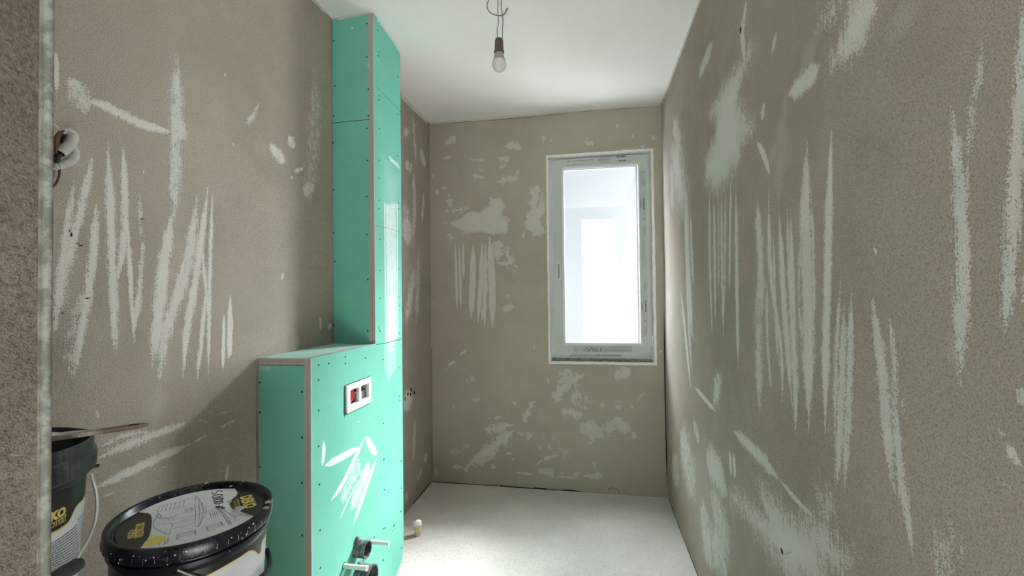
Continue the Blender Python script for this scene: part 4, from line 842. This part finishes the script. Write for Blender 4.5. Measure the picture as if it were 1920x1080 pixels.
# ------------------------------------------------------------------ buckets
def bucket(O, tilt, with_lid, label, name='paint_bucket', Hh=.37, R0=.150):
    """O: centre of the top rim"""
    N = Vector((tilt[0], tilt[1], 1)).normalized(); rt = N.to_track_quat('Z', 'Y').to_matrix().to_4x4()
    e = empty(name, Vector(O) - N * Hh, rt.to_euler()); tag(e, label, 'bucket', 'black plaster buckets')
    e.rotation_euler = rt.to_euler()
    return e
def loc_basis(O, tilt):
    N = Vector((tilt[0], tilt[1], 1)).normalized(); X = (Vector((1, 0, 0)) - N * N.x).normalized(); Y = N.cross(X)
    Mx = Matrix.Identity(4)
    for i in range(3): Mx[i][0] = X[i]; Mx[i][1] = Y[i]; Mx[i][2] = N[i]; Mx[i][3] = O[i]
    return Mx
def rb(z): return .1445 + z * .03          # body radius at local z (rim = 0, down negative)
def lab_curve(th):                          # lower edge of the black part of the label, by angle
    return CURVE(th)
def label_meshes(Mx, parent, a0, a1, curve, top=-.060, bot=-.34, eps=.0007):
    n_ = 120
    def P_(th, z, e_=eps): r = rb(z) + e_; return Mx @ Vector((r * math.cos(th), r * math.sin(th), z))
    for nm, mt, lo, hi, ee in (('black_label', m_lblack, curve, lambda t: top, eps), ('white_label', m_lwhite, lambda t: bot, curve, eps), ('gold_line', m_gold, lambda t: curve(t) - .0022, lambda t: curve(t) + .0008, eps * 1.9)):
        mb = MB(); vs = []; fs = []
        rows = 2 if nm == 'gold_line' else 12
        for i in range(n_ + 1):
            th = a0 + (a1 - a0) * i / n_
            for j in range(rows): t = j / (rows - 1); vs.append(P_(th, lo(th) * (1 - t) + hi(th) * t, ee))
        for i in range(n_):
            for j in range(rows - 1): fs.append((i * rows + j, (i + 1) * rows + j, (i + 1) * rows + j + 1, i * rows + j + 1))
        mb.add(vs, fs, True); mb.build(nm, mt, parent)
    return P_

# ---- the closed bucket
O1 = Vector((-.885, .852, .860)); T1 = (.04, -.005); M1 = loc_basis(O1, T1); I1 = M1.inverted(); HB = .37
bk = empty('plaster_bucket', M1 @ Vector((0, 0, -HB))); bk.rotation_euler = M1.to_euler(); tag(bk, 'black bucket with closed lid showing a house drawing, in front of the casing', 'bucket', 'black plaster buckets')
mb = MB(); mb.lathe([(.0001, -HB + .003), (rb(-HB) - .006, -HB + .003), (rb(-HB) - .002, -HB), (rb(-HB), -HB + .004), (rb(-.1), -.1), (rb(-.062), -.062), (rb(-.06) + .0015, -.060), (rb(-.05) + .0015, -.050), (rb(-.05) + .006, -.048), (rb(-.04) + .006, -.040), (rb(-.04) + .002, -.038), (.1455, -.02), (.1455, -.008), (.1425, -.006), (.139, -.03), (rb(-.1) - .002, -.1)], 96, M1); body = mb.build('body', m_black, bk)
mb = MB(); mb.lathe([(.1462, -.030), (.1545, -.0305), (.1555, -.027), (.1545, -.006), (.1525, -.0012), (.1490, 0), (.1455, -.0006), (.1430, -.003), (.1405, -.0125), (.1385, -.0150), (.136, -.0155), (.1335, -.0135), (.0001, -.0135)], 112, M1); lid = mb.build('lid', m_black, bk)
# small pull ribs on the skirt
mb = MB()
for k in range(48):
    a = 2 * math.pi * k / 48; c_ = M1 @ Vector((.1553 * math.cos(a), .1553 * math.sin(a), -.026)); c2 = M1 @ Vector((.1548 * math.cos(a), .1548 * math.sin(a), -.016)); mb.tube([c_, c2], .0008, 6)
mb.build('lid_ribs', m_black, lid)
NZ = Vector((M1[0][2], M1[1][2], M1[2][2]))
def lidpt(px, py, z=-.0135):
    w_ = hit_plane(px, py, M1 @ Vector((0, 0, z)), NZ); q = I1 @ w_; return Vector((q.x, q.y, z))
v4 = view(180, 880, 5.4)
RL = .1335
def onl(x, y, z=-.0135): (a, b_), = v4([(x, y)]); return lidpt(a, b_, z)
def clampr(q, r=RL):
    l = math.hypot(q.x, q.y); return q if l <= r else Vector((q.x * r / l, q.y * r / l, q.z))
def lid_poly(name, loops, mat, dz):
    zz = -.0135 + dz
    bm = bmesh.new(); vs = [bm.verts.new(M1 @ Vector((q.x, q.y, zz))) for q in loops]; f = bm.faces.new(vs); bmesh.ops.triangulate(bm, faces=[f])
    me = bpy.data.meshes.new(name); bm.to_mesh(me); bm.free(); return link(name, me, mat, lid)
# black print disc
lid_poly('black_print', [Vector((RL * math.cos(2 * math.pi * k / 96), RL * math.sin(2 * math.pi * k / 96), 0)) for k in range(96)], m_lblack, .0003)
lb_ = [onl(x, y) for x, y in [(470, 440), (530, 448), (556, 462), (570, 500), (568, 560), (560, 620), (545, 680), (505, 745), (470, 800)]]
rb_ = [onl(x, y) for x, y in [(1560, 480), (1480, 482), (1420, 472), (1378, 450), (1370, 400), (1345, 352), (1370, 308), (1418, 270), (1430, 235), (1405, 195)]]
def arc(qa, qb, ccw=True):
    a = math.atan2(qa.y, qa.x); b_ = math.atan2(qb.y, qb.x)
    if ccw and b_ < a: b_ += 2 * math.pi
    if not ccw and b_ > a: b_ -= 2 * math.pi
    return [Vector((RL * math.cos(a + (b_ - a) * k / 24), RL * math.sin(a + (b_ - a) * k / 24), 0)) for k in range(1, 24)]
def zone(off, dz, name, mat):
    L_ = [clampr(Vector((q.x - off, q.y, 0))) for q in lb_]; R2 = [clampr(Vector((q.x + off, q.y, 0))) for q in rb_]
    L_ = [p for i, p in enumerate(L_)]; L_[0] = L_[0] * (RL / L_[0].length); L_[-1] = L_[-1] * (RL / L_[-1].length); R2[0] = R2[0] * (RL / R2[0].length); R2[-1] = R2[-1] * (RL / R2[-1].length)
    lid_poly(name, L_ + arc(L_[-1], R2[0], True) + R2 + arc(R2[-1], L_[0], True), mat, dz)
zone(.0022, .0005, 'gold_border', m_dgold); zone(0.0, .0008, 'white_print', m_lwhite)
lid_poly('gold_badge', [clampr(onl(x, y)) for x, y in [(470, 775), (500, 735), (540, 705), (590, 684), (650, 675), (700, 682), (712, 695), (690, 725), (640, 755), (580, 778), (520, 790)]], m_gold, .0011)
# the drawing
LN = [[(650, 378), (800, 338), (1000, 288)], [(620, 440), (760, 405), (900, 380)], [(650, 378), (615, 440)], [(690, 368), (660, 428)], [(725, 360), (700, 420)], [(765, 350), (742, 412)], [(805, 340), (785, 402)], [(850, 330), (835, 392)], [(895, 318), (885, 385)],
      [(1015, 275), (1060, 330), (1120, 430), (1040, 585), (1000, 580), (1010, 460), (1000, 360), (1015, 275)], [(1040, 300), (1050, 450), (1035, 580)], [(1060, 330), (1090, 430), (1050, 560)], [(1005, 470), (1120, 430)], [(1120, 430), (1220, 400)],
      [(900, 410), (970, 390), (975, 425), (905, 440), (900, 410)], [(915, 415), (960, 402), (963, 420), (918, 430), (915, 415)],
      [(700, 495), (760, 485), (820, 470)], [(700, 505), (780, 498), (815, 480)], [(720, 500), (800, 488)], [(800, 470), (830, 465)], [(690, 490), (745, 520), (1000, 470)], [(600, 465), (660, 510)], [(625, 450), (680, 495)], [(640, 450), (610, 500)], [(665, 460), (645, 510)], [(600, 480), (640, 450)], [(610, 505), (670, 460)],
      [(600, 490), (575, 580)], [(575, 580), (750, 540), (770, 560), (770, 590)], [(575, 585), (740, 665)], [(575, 600), (720, 672)], [(660, 500), (700, 520), (600, 560)], [(770, 560), (990, 510)], [(690, 625), (985, 555)], [(985, 545), (960, 560)], [(740, 665), (755, 620)], [(830, 530), (970, 500)], [(880, 590), (884, 592)],
      [(1150, 440), (1210, 425), (1232, 470), (1225, 490)], [(1150, 440), (1170, 500)], [(1175, 445), (1195, 495)], [(1195, 435), (1215, 485)], [(1160, 470), (1215, 455)],
      [(1220, 405), (1300, 490), (1350, 570)], [(1235, 400), (1320, 480), (1375, 560)], [(1245, 400), (1330, 490), (1365, 560)], [(1260, 395), (1410, 490), (1405, 525)], [(1290, 470), (1350, 560)],
      [(1110, 580), (1270, 540), (1285, 570), (1130, 630), (1110, 580)], [(1125, 590), (1260, 555)], [(1130, 600), (1270, 565)], [(1125, 585), (1140, 625)], [(1265, 540), (1275, 570)], [(1255, 545), (1290, 560)],
      [(820, 665), (1005, 618), (1010, 665)], [(835, 680), (1000, 640)], [(845, 690), (1008, 655)], [(820, 665), (815, 725)], [(840, 665), (835, 720)], [(1000, 620), (1005, 660)], [(830, 670), (995, 628)],
      [(740, 690), (720, 765)], [(700, 690), (690, 770)], [(660, 720), (640, 775)], [(725, 700), (700, 760)]]
mb = MB()
for ln in LN:
    q = [clampr(onl(x, y), RL - .002) for x, y in ln]
    for a, b_ in zip(q, q[1:]):
        a = Vector((a.x, a.y, -.0135 + .0010)); b2 = Vector((b_.x, b_.y, -.0135 + .0010)); d = (b2 - a)
        if d.length < 1e-5: continue
        d.normalize(); s_ = Vector((-d.y, d.x, 0)) * .00055; mb.add([M1 @ (a - s_), M1 @ (b2 - s_), M1 @ (b2 + s_), M1 @ (a + s_)], [(0, 1, 2, 3)])
mb.build('house_drawing', m_sketch, lid)
def lidtext(s_, size, at_, to_, up_, mat, z=.0012, bold=0, name='lettering', sx=1, sp_=1):
    O_ = onl(*at_); T_ = onl(*to_); Uu = onl(*up_); X = (T_ - O_); X.z = 0; X.normalize(); Y = Vector((-X.y, X.x, 0))
    O_.z = -.0135 + z; R3 = M1.to_3x3()
    return text_obj(name, s_, size, M1 @ O_, R3 @ X, R3 @ Y, mat, lid, .0002, bold, 'LEFT', sx, sp_)
print('lid dirs', onl(1480, 290), onl(1530, 415), onl(1590, 380))
lidtext('DEKO', .033, (1462, 285), (1522, 425), (1590, 380), m_gold, bold=.0016, sx=.80)
lidtext('professional', .010, (1418, 300), (1455, 430), (1590, 380), m_dgold, bold=.0001)
lidtext('exterior paint', .011, (1385, 325), (1420, 430), (1590, 380), m_dgold, bold=.0001)
lidtext('VOPSEA', .020, (328, 628), (318, 720), (1590, 380), m_gold, bold=.0005, sx=.55)
lidtext('DECORATIVA', .020, (408, 560), (378, 768), (1590, 380), m_gold, bold=.0005, sx=.55)
# marker writing S 0500-N
v10 = view(370, 900, 10.8)
mb = MB()
for st in ([(510, 250), (480, 232), (430, 230), (400, 245), (385, 275), (350, 300), (320, 292), (292, 270)], [(515, 310), (430, 305), (345, 330), (305, 352), (330, 372), (400, 360), (480, 335), (515, 312)], [(515, 370), (480, 382), (470, 362), (430, 372), (395, 395), (350, 400), (320, 385)], [(515, 385), (515, 350)],
           [(525, 405), (440, 400), (350, 425), (325, 442), (360, 452), (450, 440), (525, 408)], [(530, 450), (450, 448), (370, 470), (345, 488), (380, 496), (470, 480), (530, 452)], [(435, 510), (442, 540)], [(560, 570), (430, 565), (370, 580)], [(365, 550), (500, 560), (545, 590)], [(510, 535), (495, 600)], [(400, 555), (420, 590)]):
    q = []
    for x, y in st: (a, b_), = v10([(x, y)]); q.append(M1 @ (lidpt(a, b_) + Vector((0, 0, .0014))))
    mb.tube(spline(q, 4), .0009, 5)
mb.build('handwriting', m_marker, lid)
# blobs of plaster on lid and rim
m_spot = Mat('plaster_spot', (.5, .5, .47), .9, .1).m
for (x, y, r) in [(1460, 400, .010), (1430, 420, .007), (1390, 440, .006), (1350, 325, .006), (1740, 330, .007), (1720, 390, .006), (1120, 140, .004), (1490, 122, .003), (1365, 170, .004), (1440, 390, .008), (1410, 455, .010)]:
    on_r = y < 180 or x > 1700; z_ = .0005 if on_r else -.0128
    (a, b_), = v4([(x, y)]); q = lidpt(a, b_, z_)
    bm = bmesh.new(); bmesh.ops.create_icosphere(bm, subdivisions=2, radius=1); vs = [M1 @ (q + Vector((v_.co.x * r * random.uniform(.6, 1.3), v_.co.y * r * random.uniform(.6, 1.3), v_.co.z * r * .22))) for v_ in bm.verts]; fs = [[v_.index for v_ in f.verts] for f in bm.faces]; bm.free(); MB().add(vs, fs, True).build('plaster_spot', m_spot, lid)
for k in range(46):
    a = random.uniform(-2.3, .1); z_ = random.choice((-.012, -.018, -.026, -.034, -.044)) + random.uniform(-.003, .003); rr = (.1552 if z_ > -.029 else .1475) ; r = random.uniform(.0006, .0019)
    q = Vector((rr * math.cos(a), rr * math.sin(a), z_)); bm = bmesh.new(); bmesh.ops.create_icosphere(bm, subdivisions=1, radius=1); vs = [M1 @ (q + v_.co * r * random.uniform(.6, 1.3)) for v_ in bm.verts]; fs = [[v_.index for v_ in f.verts] for f in bm.faces]; bm.free(); MB().add(vs, fs).build('plaster_speck', m_foam, body)
def ang_of(px, py, Mx, z):
    Ii = Mx.inverted(); d = Ii.to_3x3() @ ray(px, py); o = Ii @ CAM; r = rb(z)
    for _ in range(6):
        A_ = d.x ** 2 + d.y ** 2; B_ = o.x * d.x + o.y * d.y; C_ = o.x ** 2 + o.y ** 2 - r * r; dd = B_ * B_ - A_ * C_
        if dd < 0: t = -B_ / A_
        else: t = (-B_ - math.sqrt(dd)) / A_
        q = o + d * t; r = rb(q.z)
    return math.atan2(q.y, q.x), q.z
def curve_from(pts, Mx, z0_):
    L_ = sorted(ang_of(px, py, Mx, z0_) for px, py in pts); A_ = np.array([a for a, _ in L_]); Z_ = np.array([z for _, z in L_]); print('curve', np.round(A_, 2), np.round(Z_, 3))
    return lambda th: float(np.interp(th, A_, Z_))
v3b = view(300, 980, 8.727)
c1 = curve_from(v3b([(300, 1120), (740, 873), (1100, 680), (1430, 470), (1500, 450), (1545, 465), (1600, 520), (1640, 490), (1660, 300)]), M1, -.09)
label_meshes(M1, body, -2.6, .75, c1)
v_ = curve_from(v3b([(1040, 1300), (1200, 1100)]), M1, -.12)
# gold flash on the right edge of the label
a_, z_ = ang_of(493, 1000, M1, -.07)
# wire handle hanging to the far right and front
P1 = lambda th, z, e_=.003: M1 @ Vector(((rb(z) + e_) * math.cos(th), (rb(z) + e_) * math.sin(th), z))
hA = ang_of(328, 1063, M1, -.055)[0]
hp = [P1(hA, -.044, .004)]; hB = hA + math.pi
mid = []
for k in range(0, 25):
    t = k / 24; th = hA + math.pi * t; drop = -.044 - .115 * math.sin(math.pi * t); mid.append(P1(th, drop, .006 + .006 * math.sin(math.pi * t)))
mb = MB(); mb.tube(mid, .0019, 8); hn = mb.build('wire_handle', m_wire, bk)
gr = [P1(hA + math.pi * t, -.044 - .115 * math.sin(math.pi * t), .006 + .006 * math.sin(math.pi * t)) for t in np.linspace(.38, .62, 11)]
MB().tube(gr, .0062, 14).build('handle_grip', m_grip, hn)
for th in (hA, hB): MB().tube([P1(th, -.044, -.004), P1(th, -.044, .008)], .007, 14).build('handle_lug', m_black, body)

# ---- the open bucket
O2 = Vector((-.925, .492, 1.113)); T2 = (0, .045); M2 = loc_basis(O2, T2); I2 = M2.inverted()
b2 = empty('plaster_bucket', M2 @ Vector((0, 0, -HB))); b2.rotation_euler = M2.to_euler(); tag(b2, 'open dusty black bucket beside the door jamb with a wooden stick across its rim', 'bucket', 'black plaster buckets')
mb = MB(); mb.lathe([(.0001, -HB + .003), (rb(-HB) - .006, -HB + .003), (rb(-HB) - .002, -HB), (rb(-HB), -HB + .004), (rb(-.1), -.1), (rb(-.062), -.062), (.1465, -.058), (.1465, -.052), (.153, -.050), (.1545, -.046), (.1545, -.030), (.1535, -.028), (.1540, -.022), (.1500, -.018), (.1500, -.004), (.1485, 0), (.1465, 0), (.1450, -.003), (.1400, -.05), (rb(-.2) - .003, -.2), (rb(-.2) - .003, -HB + .005), (.0001, -HB + .005)], 96, M2); body2 = mb.build('body', m_dusty, b2)
mb = MB(); mb.lathe([(.0001, -.115), (.05, -.112), (.10, -.118), (rb(-.1) - .0035, -.105), (.1375, -.07), (.1395, -.045), (.1396, -.07), (rb(-.13) - .001, -.13)], 72, M2); mb.build('mortar_residue', m_mortar, b2)
v11 = view(80, 900, 6.0)
cpts = v11([(40, 640), (75, 600), (150, 570), (200, 535), (250, 500), (290, 460), (320, 400), (345, 330), (385, 270), (440, 220), (490, 165), (522, 115)])
c2 = curve_from(cpts, M2, -.1)
Pl2 = label_meshes(M2, body2, -1.9, 1.5, c2)
# printed text on the wrapped label
def wrap_text(s_, size, px, py, slope_px, mat, bold=0, sx=1.0, z_eps=.0016, Mx=M2, par=body2, name='lettering'):
    a0_, z0_ = ang_of(px, py, Mx, -.12); a1_, z1_ = ang_of(slope_px[0], slope_px[1], Mx, -.12); sl = (z1_ - z0_) / ((a1_ - a0_) * rb(-.12))
    cu = lambda x, y, z: Mx @ Vector(((rb(-.12) + z_eps + z) * math.cos(a0_ + x / rb(-.12)), (rb(-.12) + z_eps + z) * math.sin(a0_ + x / rb(-.12)), z0_ + y + sl * x))
    return text_obj(name, s_, size, (0, 0, 0), (1, 0, 0), (0, 1, 0), mat, par, .0001, bold, 'LEFT', sx, 1, cu)
# KO ends at 245,380 ; begin of the word lies behind the jamb
aO, zO = ang_of(*v11([(242, 385)])[0], M2, -.12); aK, zK = ang_of(*v11([(80, 445)])[0], M2, -.12); aU, zU = ang_of(*v11([(240, 300)])[0], M2, -.12)
print('KO', aO, zO, aK, zK, zU)
def wrap_abs(s_, size, a_start, z_base, sl, mat, bold=0, sx=1.0, z_eps=.0016, Mx=M2, par=body2, align='LEFT'):
    r = rb(z_base)
    cu = lambda x, y, z: Mx @ Vector(((r + z_eps + z) * math.cos(a_start + x / r), (r + z_eps + z) * math.sin(a_start + x / r), z_base + y + sl * x))
    return text_obj('lettering', s_, size, (0, 0, 0), (1, 0, 0), (0, 1, 0), mat, par, .0001, bold, align, sx, 1, cu)
wrap_abs('DEKO', (zU - zO) / .70, aO, zO, 0, m_gold, .0012, 1.0, align='RIGHT')
aP, zP = ang_of(*v11([(248, 460)])[0], M2, -.12)
wrap_abs('professional', .0165, aP, zP, 0, m_gold, 0, 1.0, align='RIGHT')
# hairline and small print rows
mb = MB()
def lrow(pa, pb, h, gaps, mb_, z_eps=.0012):
    a_, z_a = ang_of(*pa, M2, -.15); b_, z_b = ang_of(*pb, M2, -.15); t = 0.0
    while t < 1:
        L_ = random.uniform(.02, .07) if gaps else 1.0; t1 = min(1, t + L_)
        n_ = 2 if gaps else 20
        for k in range(n_):
            u0 = t + (t1 - t) * k / n_; u1 = t + (t1 - t) * (k + 1) / n_; A0 = a_ + (b_ - a_) * u0; A1 = a_ + (b_ - a_) * u1; Z0 = z_a + (z_b - z_a) * u0; Z1 = z_a + (z_b - z_a) * u1
            mb_.add([M2 @ Vector(((rb(Z) + z_eps) * math.cos(A), (rb(Z) + z_eps) * math.sin(A), Z)) for A, Z in ((A0, Z0 - h), (A1, Z1 - h), (A1, Z1), (A0, Z0))], [(0, 1, 2, 3)])
        t = t1 + (random.uniform(.006, .014) if gaps else 1)
lrow(v11([(75, 500)])[0], v11([(262, 390)])[0], .0012, False, mb); mb.build('gold_rule', m_gold, body2)
mb = MB()
lrow(v11([(385, 450)])[0], v11([(505, 305)])[0], .0022, True, mb)
for k in range(17):
    y_ = 720 + k * 27; lrow(v11([(72, y_)])[0], v11([(min(400, 380 + k * 3), y_ - 225 + k * 3)])[0], .0021, True, mb)
for k in range(9):
    y_ = 470 + k * 36; lrow(v11([(400, y_)])[0], v11([(505, y_ - 115)])[0], .0018, True, mb)
mb.build('small_print', m_sketch, body2)
# green-grey emblem
# handle
def b2p(x, y, dx=0): (a, b_), = v11([(x, y)]); return a, b_
fw0 = (O2 - CAM).dot(F_)
def hpt(x, y, fw): (a, b_), = v11([(x, y)]); d = ray(a, b_); return CAM + d * fw
hpts = [hpt(548, -60, .66), hpt(570, 20, .655), hpt(600, 130, .65), hpt(612, 260, .645), hpt(605, 380, .64), hpt(575, 520, .63), hpt(520, 660, .60), hpt(450, 780, .575), hpt(400, 860, .56), hpt(400, 900, .557), hpt(408, 945, .555)]
mb = MB(); mb.tube(spline(hpts, 6), .0019, 8); hn2 = mb.build('wire_handle', m_wire, b2)
gp = [hpt(380, 960, .556), hpt(300, 1010, .54), hpt(180, 1080, .52), hpt(60, 1160, .50)]
MB().tube(spline(gp, 6), .0085, 16).build('handle_grip', m_grip, hn2)
a_, z_ = ang_of(*v11([(540, -60)])[0], M2, -.05)
MB().tube([M2 @ Vector((.150 * math.cos(a_), .150 * math.sin(a_), -.055)), M2 @ Vector((.158 * math.cos(a_), .158 * math.sin(a_), -.055))], .003, 14).build('handle_lug', m_black, body2)

# ---- stick lying across the open bucket
s0 = hit(60, 828, 2, 1.121); s1 = hit(268, 799, 2, 1.126); ds = (s1 - s0); Ls = ds.length; ds.normalize()
st = empty('stirring_stick', hit(170, 811, 2, 1.121)); tag(st, 'flat wooden stirring stick coated with mortar lying across the open bucket', 'stick')
sy = Vector((-ds.y, ds.x, 0)).normalized(); st.rotation_euler = Matrix((ds, sy, ds.cross(sy))).transposed().to_euler()
L0 = -(s1 - Vector(st.location)).length; tip = -L0; back = -.34
mb = MB(); n_ = 40; vs = []; fs = []
for i in range(n_ + 1):
    x = back + (tip - back) * i / n_; e_ = max(0.0, (x - (tip - .018)) / .018); wv = .0105 * math.sqrt(max(.04, 1 - e_ * e_)) * (1 + .25 * max(0, -x) / .34); th_ = .0028 * (1 - .3 * e_); bulge = .0034 * max(0, min(1, (-x - .01) / .04)) * (1 + math.sin(i * 2.1) * .4)
    vs += [(x, -wv, -th_), (x, wv, -th_), (x, wv, th_ + bulge), (x, 0, th_ + bulge * 1.3), (x, -wv, th_ + bulge)]
for i in range(n_):
    for k in range(5): fs.append((5 * i + k, 5 * i + (k + 1) % 5, 5 * i + 5 + (k + 1) % 5, 5 * i + 5 + k))
fs += [(4, 3, 2, 1, 0), tuple(5 * n_ + k for k in range(5))]
mb.add(vs, fs); mb.build('stick_blade', m_stick, st, local=True)
mb = MB(); mb.lathe([(.0001, .0024), (.0045, .0024), (.0045, .0034), (.0001, .0034)], 20, Matrix.Translation((tip - .018, 0, 0)) @ Matrix.Diagonal((1.5, .55, 1, 1))); mb.build('hanging_hole', m_hole, st, local=True)

# ---- crates that carry the two buckets
def crate(cx, cy, sx, sy_, h, label):
    e = empty('wooden_crate', (cx, cy, 0)); tag(e, label, 'crate', 'wooden crates under the buckets')
    n_ = max(3, int(h / .11)); g = h / n_
    for ax_ in (0, 1):
        for s_ in (-1, 1):
            mb = MB()
            for k in range(n_):
                z0_ = k * g + .006 if k else 0.0; z1_ = (k + 1) * g - .006
                if ax_ == 0: mb.box((cx + s_ * (sx - .012), cy - sy_ + .012, z0_), (cx + s_ * sx, cy + sy_ - .012, z1_)) if s_ > 0 else mb.box((cx - sx, cy - sy_ + .012, z0_), (cx - sx + .012, cy + sy_ - .012, z1_))
                else: mb.box((cx - sx, cy + (s_ * sy_ if s_ < 0 else sy_ - .0118), z0_), (cx + sx, cy + (-sy_ + .0118 if s_ < 0 else sy_), z1_))
            mb.build('slat_side', m_crate, e)
    mb = MB(); mb.box((cx - sx, cy - sy_, h - .0055), (cx + sx, cy + sy_, h)); mb.build('top_board', m_crate, e)
crate(O1.x - .01, O1.y + .005, .135, .135, .860 - HB - .006, 'lower wooden crate carrying the closed black bucket')
crate(O2.x, O2.y - .012, .14, .145, 1.113 - HB - .007, 'taller wooden crate carrying the open black bucket')
for o_ in list(bpy.data.objects):
    if o_.name.startswith('floor_hall'): o_.name = 'floor_1'
